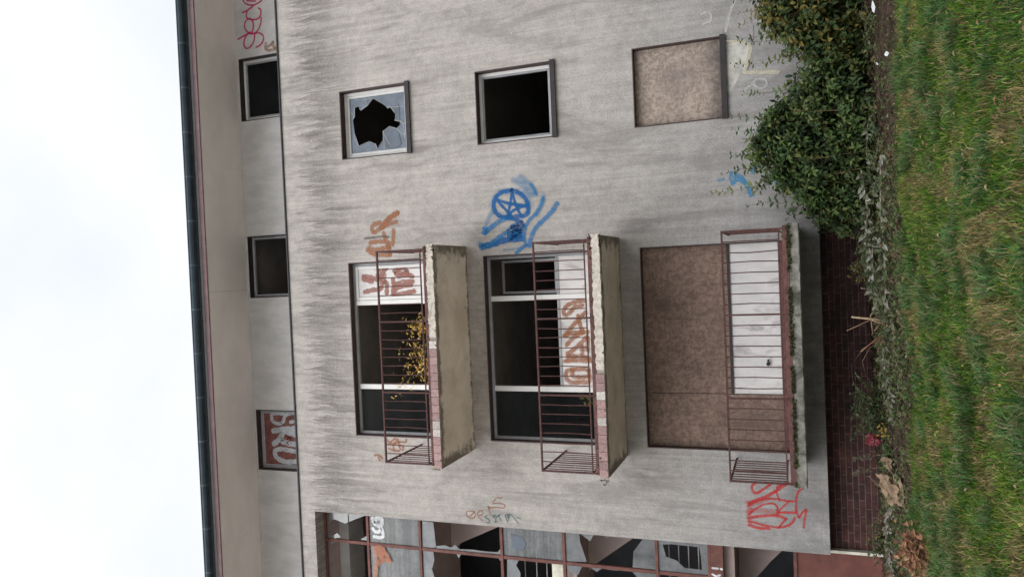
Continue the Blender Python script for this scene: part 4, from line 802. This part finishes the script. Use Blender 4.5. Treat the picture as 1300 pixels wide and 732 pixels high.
blades('grass', 90000, -9, 9, -12, -1.8, .05, .15, .012, 'sparser lawn grass to either side and nearer the viewer', lambda x, y: (y < edge_y(x)) & ((np.abs(x) >= 4.8-.35*(-1.5-y)+.3) | (y < -7.5)), grass_col, lean=.75)

# longer tufts standing out of the lawn
TC = np.stack([RS.uniform(-4, 4, 150), -2.2-5.2*RS.rand(150)], -1)
def tufts(x, y):
    d = np.full(len(x), 9.)
    for cx_, cy_ in TC: d = np.minimum(d, np.hypot(x-cx_, (y-cy_)*.8)/(.05+.10*((cx_*7.3) % 1.)))
    return (d < 1) & (y < edge_y(x))
def tuft_col(x, y, n):
    r = RS.rand(n); a = np.where((r < .5)[:, None], np.array([.045, .120, .030]), np.where((r < .8)[:, None], np.array([.10, .18, .05]), np.array([.24, .20, .11]))); return (a*(.6+.7*RS.rand(n))[:, None]).astype(np.float32)
blades('grass_tufts', 260000, -4.5, 4.5, -7.4, -2.1, .09, .20, .008, 'taller tufts of coarse grass scattered over the lawn', tufts, tuft_col, lean=.9)

# ------------------------------------------------------------------ plants
LEAF = attr_mat('leaf', .55, .22, .25, .2); BARK = simple('brown_stem', (.075, .055, .04), .9, .3, 30)
def shade(c, rr, a=.35): f = rr.uniform(1-a, 1+a); return tuple(v*f for v in c)
def shrub(label, loc, lumps, n, pal, size, seed, shoots, cat='bush'):
    rr = random.Random(seed); th = thing('shrub', label, cat, loc); fol = MB(); st = MB(); L0 = Vector(loc)
    # branches
    for lx, ly, lz, rx, ry, rz in lumps:
        for q in range(7):
            e = Vector((lx+rr.uniform(-.8, .8)*rx, ly+rr.uniform(-.8, .8)*ry, lz+rr.uniform(-.2, .8)*rz)); b = Vector((L0.x+(lx-L0.x)*.5+rr.uniform(-.2, .2), ly+rr.uniform(-.1, .1), float(gz(lx, ly))-.03))
            mid = (b+e)/2+Vector((rr.uniform(-.12, .12), rr.uniform(-.1, .1), .1)); st.tube([b, mid, e], .014, 5, .004)
    tot = sum(l[3]*l[5] for l in lumps)
    for lx, ly, lz, rx, ry, rz in lumps:
        m = int(n*rx*rz/tot/5)
        for q in range(m):
            u = Vector((rr.gauss(0, 1), rr.gauss(0, 1), rr.gauss(0, 1))).normalized(); rad = rr.uniform(.25, 1)**.45
            # clumpy outline: radius wanders with direction
            wob = .78+.38*math.sin(u.x*6+lx*9)*math.sin(u.z*7+lz*5)+.20*math.sin(u.x*15+u.z*12+lx*3)
            c = Vector((lx+u.x*rx*rad*wob, ly+u.y*ry*rad*wob, lz+u.z*rz*rad*wob))
            if c.y > -.03 or c.z < gz(c.x, c.y)+.04: continue
            td = (u*.9+Vector((rr.uniform(-.6, .6), rr.uniform(-.9, .2), rr.uniform(.0, 1.)))).normalized(); tl = rr.uniform(.09, .2)
            st.tube([c-td*tl*.5, c+td*tl*.5], .0022, 3); base = rr.choice(pal)
            for k in range(5):
                pp = c+td*tl*(k/4-.5); dd = td.orthogonal().normalized(); ang = k*2.4+rr.uniform(-.5, .5)
                dd = Matrix.Rotation(ang, 3, td) @ dd; dd = (dd+td*.5+Vector((0, -.25, -.1))).normalized()
                L = size*rr.uniform(.65, 1.3)
                if pp.y > -.07: continue
                fol.leaf(pp, dd, Vector((rr.uniform(-.5, .5), -.5+rr.uniform(-.4, .4), 1)), L, L*.52, shade(base, rr, .32), .2, .2)
    for (x, y, z0, z1, sl, ln_) in shoots:
        sl += rr.uniform(-.1, .1); z1 += rr.uniform(-.14, .1); bow = rr.uniform(-.06, .06); pts = [(x, y, z0), (x+sl*.4+bow, y, (z0+z1)/2), (x+sl, y-.02, z1)]; st.tube(pts, .0045, 4, .0016); base = rr.choice(pal); m = int((z1-z0)/.07)
        A, B, C_ = (Vector(q) for q in pts)
        for k in range(m):
            f = min(1, (k+rr.uniform(-.3, .5))/max(1, m-1)); q = A.lerp(B, f*2) if f < .5 else B.lerp(C_, max(0, f*2-1))
            for s_ in (-1, 1):
                if rr.random() < .14: continue
                L = ln_*(1.15-.5*f)*rr.uniform(.6, 1.35); fol.leaf(q+Vector((0, 0, rr.uniform(-.02, .02))), (s_*rr.uniform(.5, 1), rr.uniform(-.8, .3), rr.uniform(.1, .9)), (rr.uniform(-.4, .4), -.8, .7), L, L*.5, shade(base, rr, .35), .15, .3)
    st.build('stem', BARK, th); fol.build('foliage', LEAF, th)
    return th
GREEN = [(.056, .098, .026), (.036, .068, .022), (.080, .125, .032), (.048, .080, .032), (.088, .120, .036), (.018, .034, .013), (.12, .14, .045)]
OLIVE = [(.105, .100, .024), (.075, .092, .023), (.135, .105, .026), (.048, .072, .020), (.038, .060, .019)]
shrub('dense dark green bush against the grey wall beside the lowest balcony', (1.4, -.75, -1.1),
      [(1.55, -.72, -.30, .80, .50, .66), (.80, -.75, -.62, .50, .42, .48), (2.2, -.68, -.45, .62, .50, .62), (1.62, -.70, .22, .36, .34, .40), (1.02, -.75, -.34, .46, .42, .42), (1.95, -.65, .08, .42, .34, .36), (1.35, -.72, .0, .40, .36, .36), (2.6, -.70, -.62, .42, .42, .46), (1.7, -.95, -.85, .9, .35, .3)],
      19000, GREEN, .084, 3, [(1.62, -.7, .40, .90, .02, .085), (1.12, -.7, .4, .95, -.04, .085), (1.35, -.72, .45, .84, .03, .08), (2.1, -.6, .0, .86, .04, .085), (1.9, -.62, .2, .80, -.03, .08), (.83, -.7, .05, .55, -.05, .075), (2.45, -.6, -.1, .62, .03, .075)])
shrub('yellowing olive bush at the right end of the planting bed', (3.5, -.7, -1.05),
      [(3.2, -.68, -.42, .50, .45, .56), (3.8, -.66, -.42, .62, .48, .70), (4.45, -.66, -.45, .62, .48, .66), (2.95, -.70, -.75, .42, .40, .36), (3.55, -.66, .05, .36, .32, .32), (5.1, -.66, -.5, .6, .45, .6)],
      12500, OLIVE+[(.05, .085, .03)], .098, 5, [(2.92, -.6, -.1, .62, .02, .085), (3.15, -.6, .0, .66, .03, .085), (3.45, -.6, .1, .62, -.02, .08), (3.62, -.55, .2, .70, .05, .085), (3.3, -.62, .05, .55, -.03, .08), (3.85, -.6, .1, .66, .0, .085)])

# cut leafy branches lying along the bed, pale undersides up
PALE = [(.19, .19, .145), (.11, .12, .07), (.24, .24, .195), (.065, .08, .04), (.04, .052, .024), (.13, .135, .09)]
def branch(label, pts, n, size, seed, spread=1., pal=PALE):
    rr = random.Random(seed); P = [Vector((x, y, float(gz(x, y))+h)) for x, y, h in pts]; th = thing('cut_branch', label, 'branch', (P[0].x, P[0].y, float(gz(P[0].x, P[0].y))), 'cut leafy branches along the planting bed')
    st = MB(); st.tube(P, .010, 5, .004); st.build('stem', simple('pale_stem', (.26, .22, .17), .9, .25, 20), th)
    fl = MB()
    for k in range(n):
        f = (k+rr.uniform(-.3, .3))/n*(len(P)-1); f = min(max(f, 0), len(P)-1.001); i = int(f); q = P[i].lerp(P[i+1], f-i); ax = (P[i+1]-P[i]).normalized()
        s_ = 1 if k % 2 else -1
        d = Vector((0, -.75, .35))*s_*spread if s_ > 0 else Vector((0, -.35, .95)) if rr.random() < .6 else Vector((0, -.8, -.45))
        d = d+ax*rr.uniform(.3, .9)+Vector((rr.uniform(-.3, .3), rr.uniform(-.4, .2), rr.uniform(-.5, .2)))
        L = size*rr.uniform(.65, 1.25); fl.leaf(q, d, (rr.uniform(-.4, .4), -.8, .6+rr.uniform(-.3, .3)), L, L*.46, shade(rr.choice(pal), rr, .2), .22, .25)
    fl.build('foliage', LEAF, th); return th
branch('pale leaved cut branch running along the lawn edge below the lowest balcony', [(1.25, -1.85, .10), (.6, -1.80, .14), (.1, -1.88, .13), (-.45, -1.78, .13), (-.95, -1.85, .08)], 58, .115, 1)
branch('longer cut branch with grey green leaves nearer the brick plinth', [(1.15, -1.25, .24), (.65, -1.2, .20), (.2, -1.25, .24), (-.15, -1.35, .24), (-.5, -1.5, .18)], 60, .11, 2)
branch('short cut branch with the palest leaves between the two longer ones', [(.4, -1.55, .18), (.0, -1.5, .22), (-.35, -1.55, .22), (-.7, -1.6, .16)], 40, .12, 3)
branch('cut branch with dull green leaves under the dark bush', [(1.8, -1.2, .12), (1.4, -1.15, .16), (1.0, -1.2, .12), (.75, -1.2, .12)], 40, .11, 4, pal=[(.12, .14, .07), (.08, .10, .045), (.2, .21, .15)])
branch('withered branch of curled grey leaves at the left end of the bed', [(-3.2, -1.35, .06), (-3.55, -1.3, .16), (-3.9, -1.35, .14), (-4.2, -1.3, .08)], 130, .085, 6, pal=[(.22, .20, .165), (.13, .12, .085), (.28, .26, .22), (.07, .075, .035)])
branch('drooping branch of small dull leaves beside the stick heap', [(-.85, -1.6, .06), (-1.2, -1.6, .14), (-1.6, -1.65, .13), (-2.0, -1.7, .06)], 110, .085, 8, pal=[(.09, .10, .055), (.14, .14, .095), (.05, .06, .03), (.2, .19, .15)])

# weeds
def weed(name, label, x, y, r, h, n, size, pal, seed, cat='weed', z=None, group=None, stem=(.09, .075, .035), ns=None, loose=0):
    rr = random.Random(seed); z = float(gz(x, y)) if z is None else z; th = thing(name, label, cat, (x, y, z), group); st = MB(); fl = MB()
    ns = ns or max(4, n//14)
    for q in range(ns):
        e = Vector((x+rr.uniform(-r, r), y+rr.uniform(-r, r)*.6, z+h*rr.uniform(.45, 1))); b = Vector((x+rr.uniform(-r, r)*.35, y+rr.uniform(-r, r)*.3, z)); m = b.lerp(e, .5)+Vector((rr.uniform(-.03, .03), 0, .02))
        st.tube([b, m, e], .003, 4, .0015)
        for k in range(n//ns):
            f = rr.uniform(.15, 1); q_ = b.lerp(m, f*2) if f < .5 else m.lerp(e, f*2-1); L = size*rr.uniform(.6, 1.3); q_ = q_+Vector((rr.gauss(0, loose), rr.gauss(0, loose*.5), rr.gauss(0, loose)))
            fl.leaf(q_, (rr.uniform(-1, 1), rr.uniform(-1, .4), rr.uniform(-.2, .8)), (rr.uniform(-.4, .4), -.5, 1), L, L*.5, shade(rr.choice(pal), rr, .3), .2, .25)
    st.build('stem', simple('weed_stem', stem, .9, .25, 20), th); fl.build('foliage', LEAF, th); return th
WG = [(.05, .075, .03), (.035, .055, .025), (.075, .095, .045)]
weed('weed_clump', 'dark feathery weeds in front of the brick left of the stick heap', -1.95, -1.0, .46, .46, 900, .05, WG, 11)
weed('weed_clump', 'thin green weeds leaning over the brick beside the yellow scrap', -2.3, -.8, .25, .33, 160, .05, WG+[(.09, .12, .05)], 12)
weed('weed_clump', 'low ivy and weeds at the foot of the brick below the pale branches', -.05+.4, -.85, .62, .40, 1000, .055, WG+[(.10, .10, .03), (.13, .12, .07)], 13)
weed('weed_clump', 'yellow tipped weeds next to the brick right of the stick heap', -.15, -.8, .18, .40, 200, .045, [(.18, .14, .04), (.10, .10, .04)], 14)
weed('weed_clump', 'scruffy weeds at the left corner of the plinth', -3.95, -.6, .34, .34, 420, .05, WG+[(.13, .11, .04)], 15)
weed('weed_clump', 'small green weeds just right of the cardboard pieces', -2.55, -1.25, .25, .16, 160, .05, [(.05, .10, .03), (.07, .12, .04)], 16)
weed('weed_clump', 'dull weeds at the lawn edge under the olive bush', 3.0, -1.1, .5, .15, 160, .05, WG+[(.12, .1, .05)], 17)
weed('weed_clump', 'tufts of weeds at the lawn edge under the dark bush', 1.5, -1.35, .45, .16, 220, .05, WG+[(.12, .12, .05)], 18)
YEL = [(.86, .60, .16), (.74, .50, .12), (.88, .68, .28), (.55, .36, .10)]
weed('balcony_weed', 'straggling weed with small yellow leaves on the top balcony', -1.45, -1.05, .52, .95, 260, .062, YEL, 21, z=5.46, ns=9, loose=.10)
weed('balcony_weed', 'denser yellow brown weed behind the top railing right of the straggling one', -.78, -1.1, .16, .52, 150, .055, YEL, 22, z=5.46, loose=.06)
weed('balcony_weed', 'small yellow green weed by a post of the middle railing', -1.92, -1.22, .12, .33, 90, .036, [(.22, .2, .06), (.12, .13, .05), (.3, .24, .08)], 23, z=2.75)
weed('balcony_weed', 'few green leaves on the middle balcony in front of the orange letters', -.72, -1.22, .07, .36, 30, .045, [(.17, .2, .08), (.2, .17, .07)], 24, z=2.75)
weed('balcony_weed', 'dry tuft hanging from the left end of the middle balcony', -3.12, -1.15, .10, .14, 70, .032, [(.10, .1, .06), (.2, .18, .08), (.06, .05, .03)], 25, z=2.66)
weed('balcony_weed', 'pale sprig at the left end of the top balcony', -3.12, -1.1, .06, .18, 26, .04, [(.42, .38, .14), (.3, .3, .14)], 26, z=5.47)
weed('balcony_weed', 'bright green moss tuft at the right end of the lowest balcony', .38, -1.2, .07, .10, 90, .03, [(.10, .18, .03), (.06, .10, .02)], 27, z=.04)
# tall dry stalks
def stalk(label, x, y, h, sl, seed, head, hl, group, fuzz=60):
    rr = random.Random(seed); z = float(gz(x, y)); th = thing('seed_stalk', label, 'weed', (x, y, z), group); st = MB(); fl = MB()
    P = [Vector((x, y, z)), Vector((x+sl*.4, y-.01, z+h*.5)), Vector((x+sl, y-.02, z+h))]; st.tube(P, .0045, 4, .002)
    for k in range(fuzz):
        f = 1-hl*rr.random(); q = P[1].lerp(P[2], max(0, f*2-1)); fl.leaf(q, (rr.uniform(-1, 1), rr.uniform(-1, .5), rr.uniform(.1, 1.2)), (0, -1, .5), rr.uniform(.02, .06), .012, shade(rr.choice(head), rr, .3), .2, .2)
    st.build('stem', simple('straw_stem', (.25, .19, .11), .9, .25, 20), th); fl.build('seed_head', LEAF, th)
GH = [(.17, .15, .05), (.12, .13, .05), (.22, .18, .07)]; FH = [(.17, .145, .105), (.12, .105, .075)]
stalk('tall dry stalk with a greenish head in front of the dark bush', 1.42, -1.1, .92, -.06, 31, GH, .35, 'seed stalks'); stalk('yellowish stalk leaning right in front of the dark bush', 1.95, -1.12, .98, .08, 32, GH, .35, 'seed stalks'); stalk('shortest seed stalk, straw coloured, left of the other two before the dark bush', 1.22, -1.08, .66, -.1, 33, GH+FH, .5, 'seed stalks')
stalk('fuzzy grey stalk against the brick just left of the red bag', -2.62, -.9, .45, -.10, 34, FH, .85, 'seed stalks', 130); stalk('second fuzzy grey stalk against the brick, nearer the cardboard', -2.78, -.9, .46, -.14, 35, FH, .85, 'seed stalks', 130)

# cut sticks, one thing each
STK = simple('cut_wood', (.20, .125, .075), .85, .3, 25); END = simple('cut_end', (.55, .42, .28), .8, .2, 40)
RED = simple('reddish_twig', (.19, .075, .05), .85, .3, 25); DARKW = simple('dark_knotty_wood', (.07, .045, .03), .9, .35, 25); PALEW = simple('pale_wood', (.33, .24, .15), .85, .25, 25)
sticks = [('thick pale brown stick standing steeply out of the heap', (-.80, -1.30), [(.02, 0, .20), (.05, -.02, .42)], .016, PALEW),
          ('reddish twig leaning left out of the stick heap', (-.95, -1.22), [(-.13, 0, .16), (-.26, .02, .30)], .010, RED),
          ('short forked stick at the front of the stick heap', (-.88, -1.42), [(.05, -.02, .10), (.09, -.03, .20)], .014, STK),
          ('bent brown stick lying across the back of the heap', (-.55, -1.08), [(-.20, .02, .15), (-.44, .03, .13)], .012, STK),
          ('slim straight stick rising leftwards above the rest of the heap', (-.72, -1.15), [(-.11, .0, .23), (-.22, .0, .46)], .008, STK),
          ('knotty dark stick at the right of the heap', (-.48, -1.25), [(.07, .0, .12), (.10, .0, .27)], .014, DARKW),
          ('long arched twig springing from the heap against the brick', (-1.0, -1.25), [(-.18, .10, .28), (-.42, .20, .42), (-.66, .25, .40)], .0045, STK),
          ('shorter arched twig below the long arched one', (-1.02, -1.27), [(-.15, .10, .20), (-.34, .18, .29), (-.52, .22, .25)], .0045, STK),
          ('pale stick lying along the foot of the heap', (-.62, -1.52), [(-.26, .02, .05), (-.50, .05, .04)], .012, PALEW)]
for k, (h_, (x, y), ps, r0, mt) in enumerate(sticks):
    z = float(gz(x, y)); b = Vector((x, y, z+.02)); P = [b]+[b+Vector(q) for q in ps]
    th = thing('cut_stick', h_, 'stick', (x, y, z), 'cut sticks heaped before the brick plinth'); thin = r0 < .006
    s_ = MB(); s_.tube(P, r0, 6, r0*(.45 if thin else .72))
    if k == 2: s_.tube([P[1], P[1]+Vector((-.09, -.05, .09))], r0*.8, 5, r0*.6)
    if k == 5: s_.tube([P[1]+Vector((-.012, -.012, -.01)), P[1]+Vector((.012, -.014, .02))], r0*1.5, 6, r0*1.2)
    s_.build('shaft', mt, th, smooth=True)
    if not thin:
        e = MB(); dd = (P[-1]-P[-2]).normalized(); e.tube([P[-1]+dd*.0005, P[-1]+dd*.005], r0*.70, 6); e.build('cut_end', END, th)

# litter
def crumple(name, label, cat, c, loc, sc_, seed, mat=None, sub=4, amp=.4):
    bm = bmesh.new(); bmesh.ops.create_icosphere(bm, subdivisions=sub, radius=1); rr = random.Random(seed); ph = [Vector((rr.gauss(0, 1), rr.gauss(0, 1), rr.gauss(0, 1))) for _ in range(9)]
    for v in bm.verts:
        n_ = v.co.normalized(); f = 1
        for q, pv in enumerate(ph): f += amp*(abs(math.sin((n_.dot(pv))*(1.6+q*.75)+q))-.5)/(1+q*.35)
        v.co = Vector((n_.x*f*sc_[0], n_.y*f*sc_[1], n_.z*f*sc_[2]))
    me = bpy.data.meshes.new(name); bm.to_mesh(me); bm.free(); me.materials.append(mat or simple(name+'_plastic', c, .45, .2, 20)); o = bpy.data.objects.new(name, me); col.objects.link(o); o.location = loc
    return tag(o, label, cat)
def on(x, y, h): return (x, y, float(gz(x, y))+h)
crumple('crumpled_bag', 'crumpled dusky red bag against the brick plinth', 'bag', (.14, .022, .028), on(-2.40, -1.1, .22), (.046, .03, .055), 1, amp=.7)
def petals(label, x, y, n, size, pal, seed, name, cat, h=.05, sp=.08):
    rr = random.Random(seed); m = MB(); z = float(gz(x, y))
    for k in range(n): m.leaf((x+rr.gauss(0, sp*.6), y+rr.gauss(0, .05), z+h+rr.gauss(0, sp*.5)), (rr.uniform(-1, 1), rr.uniform(-1, .3), rr.uniform(-.5, 1)), (rr.uniform(-.5, .5), -1, .5), size*rr.uniform(.7, 1.3), size*.6, shade(rr.choice(pal), rr, .25), .3, .3)
    o = m.build(name, LEAF, loc=(x, y, z)); return tag(o, label, cat)
petals('clump of bright yellow leaves beside the red bag', -2.24, -1.3, 30, .038, [(.34, .21, .035), (.25, .17, .04), (.12, .13, .03)], 3, 'yellow_leaf_clump', 'leaves', .12, .065)
petals('few yellow leaves lying by the withered branch', -3.72, -1.3, 9, .04, [(.55, .42, .06)], 4, 'yellow_leaf_clump', 'leaves', .03, .06)
petals('heap of curled russet leaves lying on the lawn', -3.20, -3.0, 260, .085, [(.30, .155, .085), (.22, .11, .06), (.36, .22, .13), (.16, .08, .05)], 5, 'russet_leaf_heap', 'leaves', .10, .20)
CARD = simple('cardboard', (.225, .155, .10), .95, .25, 9, stain=(.09, .06, .04))
def sheet(label, pts, seed, amp=.018, n=7):
    rr = random.Random(seed); a, b, c, d = (Vector(p) for p in pts[:4]); nr = (b-a).cross(d-a).normalized(); m = MB(); ph = [rr.uniform(0, 6) for _ in range(4)]
    for i in range(n+1):
        for j in range(n+1):
            u, v = i/n, j/n; p = (a*(1-u)+b*u)*(1-v)+(d*(1-u)+c*u)*v
            h = amp*(math.sin(u*5+ph[0]+v*3)+.8*abs(math.sin(v*7+u*4+ph[1]))*2-.8)+rr.uniform(-.3, .3)*amp
            if i in (0, n) or j in (0, n): p = p+(b-a)*rr.uniform(-.06, .06)+(d-a)*rr.uniform(-.06, .06)
            m.v.append(tuple(p+nr*h)); m.c.append(None)
    for i in range(n):
        for j in range(n):
            if (i, j) in ((0, 0), (n-1, n-1)) and seed % 2: continue
            q = i*(n+1)+j; m.f.append((q, q+1, q+n+2, q+n+1))
    o = m.build('cardboard_sheet', CARD, loc=tuple(a)); s_ = o.modifiers.new('solid', 'SOLIDIFY'); s_.thickness = .005
    return tag(o, label, 'cardboard', 'torn cardboard pieces on the bed')
x0, y0 = -2.95, -1.3; zb = float(gz(x0, y0))
sheet('pointed strip of tan cardboard standing against the brick', [(x0+.12, y0+.1, zb+.30), (x0-.00, y0+.05, zb+.18), (x0-.24, y0-.10, zb+.04), (x0-.12, y0-.12, zb+.02)], 1)
sheet('creased tan cardboard flap in the middle of the cardboard pieces', [(x0+.02, y0-.1, zb+.19), (x0+.17, y0-.05, zb+.21), (x0+.18, y0-.22, zb+.07), (x0-.03, y0-.24, zb+.06)], 2)
sheet('small brownish cardboard scrap nearest the red bag', [(x0+.26, y0-.05, zb+.13), (x0+.37, y0+.02, zb+.15), (x0+.39, y0-.12, zb+.05), (x0+.24, y0-.2, zb+.06)], 3)
sheet('crooked cardboard corner lying nearest the lawn', [(x0-.03, y0-.26, zb+.12), (x0+.09, y0-.24, zb+.15), (x0+.12, y0-.40, zb+.03), (x0-.05, y0-.42, zb+.02)], 4)
sheet('flat muddy cardboard piece beneath the creased flap', [(x0-.12, y0-.2, zb+.05), (x0+.22, y0-.2, zb+.06), (x0+.24, y0-.5, zb-.03), (x0-.14, y0-.5, zb-.03)], 5, .012)
WHITE = simple('white_paper', (.50, .51, .52), .7, .12, 10)
ORANGE = simple('orange_foil', (.60, .22, .06), .5, .1, 10)
def scrap(label, x, y, sx, sz, tilt, mat=None):
    m = MB(); z = float(gz(x, y)); c, s_ = math.cos(tilt), math.sin(tilt)
    pr = [(-sx, 0), (-sx*.2, -sz*.5), (sx*.9, -sz*.15), (sx, .1*sz), (sx*.1, sz*.5), (-sx*.7, sz*.35)]
    m.prism([(x+a*c-b*s_, z+.075+a*s_+b*c) for a, b in pr], y-.004, y); o = m.build('paper_scrap', mat or WHITE, loc=(x, y, z)); o.rotation_euler = (R(-35), 0, 0); return tag(o, label, 'litter', 'paper scraps in the bed')
scrap('long white paper scrap on the soil under the olive bush', 3.15, -1.55, .08, .05, .1); scrap('small white scrap on the soil where the two bushes meet', 2.45, -1.5, .025, .025, .6)
scrap('pale paper scrap at the lawn edge below the gap between the bushes', 2.4, -2.15, .03, .06, .2); scrap('small white scrap lying beside the cardboard', -2.98, -1.35, .04, .06, 1.); scrap('tiny orange scrap between cardboard and withered branch', -3.35, -1.5, .018, .022, .3, ORANGE)

# fallen leaves and twigs on the soil (too many to count)
mb = MB(); rr = random.Random(99)
for k in range(5200):
    x = rr.uniform(-6, 6); y = rr.uniform(-2.35, .2); z = float(gz(x, y))+.006
    c_ = rr.choice([(.06, .036, .02), (.04, .026, .016), (.085, .055, .03), (.10, .072, .042), (.025, .018, .012), (.04, .055, .018)]); L = rr.uniform(.02, .07)
    mb.leaf((x, y, z+rr.uniform(0, .035)), (rr.uniform(-1, 1), rr.uniform(-1, 1), rr.uniform(-.2, .5)), (rr.uniform(-.5, .5), rr.uniform(-.6, .2), 1), L, L*.5, shade(c_, rr, .3), .3, .3)
for k in range(420):
    x = rr.uniform(-5, 5); y = rr.uniform(-1.7, -.2); z = float(gz(x, y)); a = rr.uniform(0, 6.3); L = rr.uniform(.08, .3); c_ = rr.choice([(.12, .085, .055), (.2, .16, .11), (.07, .05, .035)])
    mb.tube([(x, y, z+.01), (x+math.cos(a)*L*.5, y+math.sin(a)*L*.3, z+.03+rr.uniform(0, .04)), (x+math.cos(a)*L, y+math.sin(a)*L*.6, z+rr.uniform(.01, .09))], .003, 4, .0015, colr=c_)
tag(mb.build('leaf_litter', LEAF), 'dead leaves and twigs covering the soil along the plinth', 'leaf litter', kind='stuff')
mb = MB(); rr = random.Random(123)
for k in range(2600):
    x = rr.choice([rr.gauss(.2, .75), rr.gauss(-1.3, .5), rr.gauss(-3.6, .45), rr.uniform(-4.5, 4.5)]); y = rr.uniform(-2.3, -.7); z = float(gz(x, y)); a = rr.uniform(0, 6.3); L = rr.uniform(.08, .32)
    c_ = rr.choice([(.13, .095, .055), (.17, .13, .08), (.06, .045, .03), (.06, .07, .025), (.15, .12, .08)]); up = rr.uniform(.02, .6)
    e = (x+math.cos(a)*L*.8, y+math.sin(a)*L*.5, z+L*up+.01); mb.tube([(x, y, z), ((x+e[0])/2+rr.uniform(-.03, .03), (y+e[1])/2, (z+e[2])/2+.03), e], .0026, 3, .001, colr=shade(c_, rr, .3))
    for q in range(rr.randint(0, 4)):
        f = rr.uniform(.3, 1); lc = rr.choice([(.05, .075, .022), (.08, .10, .035), (.12, .115, .065), (.11, .075, .04), (.035, .05, .02), (.06, .10, .025)]); l_ = rr.uniform(.025, .075)
        mb.leaf((x+(e[0]-x)*f, y+(e[1]-y)*f, z+(e[2]-z)*f+.01), (rr.uniform(-1, 1), rr.uniform(-1, .2), rr.uniform(-.4, .8)), (rr.uniform(-.4, .4), -.7, .7), l_, l_*.48, shade(lc, rr, .3), .25, .3)
tag(mb.build('dead_undergrowth', LEAF), 'tangle of dead stems and small weeds along the planting bed', 'undergrowth', kind='stuff')
mb = MB()
for k in range(900):
    x = rr.uniform(-4.2, 4.2); y = rr.uniform(-7, -2.3); z = float(gz(x, y)); c_ = rr.choice([(.16, .10, .055), (.10, .065, .04), (.22, .16, .09), (.24, .20, .06)]); L = rr.uniform(.02, .055)
    mb.leaf((x, y, z+rr.uniform(.03, .075)), (rr.uniform(-1, 1), rr.uniform(-1, 1), rr.uniform(-.3, .5)), (rr.uniform(-.5, .5), -.5, 1), L, L*.5, shade(c_, rr, .3), .3, .3)
tag(mb.build('lawn_leaves', LEAF), 'small dead leaves scattered in the lawn', 'fallen leaves', kind='stuff')
def strip_col(x, y, n):
    r = RS.rand(n); a = np.where((r < .55)[:, None], np.array([.20, .15, .085]), np.array([.05, .10, .03])); return (a*(.6+.7*RS.rand(n))[:, None]).astype(np.float32)
blades('edge_grass', 9000, -5, 5, -2.6, -1.9, .03, .09, .007, 'straggling dry grass along the edge of the lawn', lambda x, y: RS.rand(len(x)) < np.clip(1-np.abs(y-edge_y(x))/.35, 0, 1), strip_col, lean=.9)
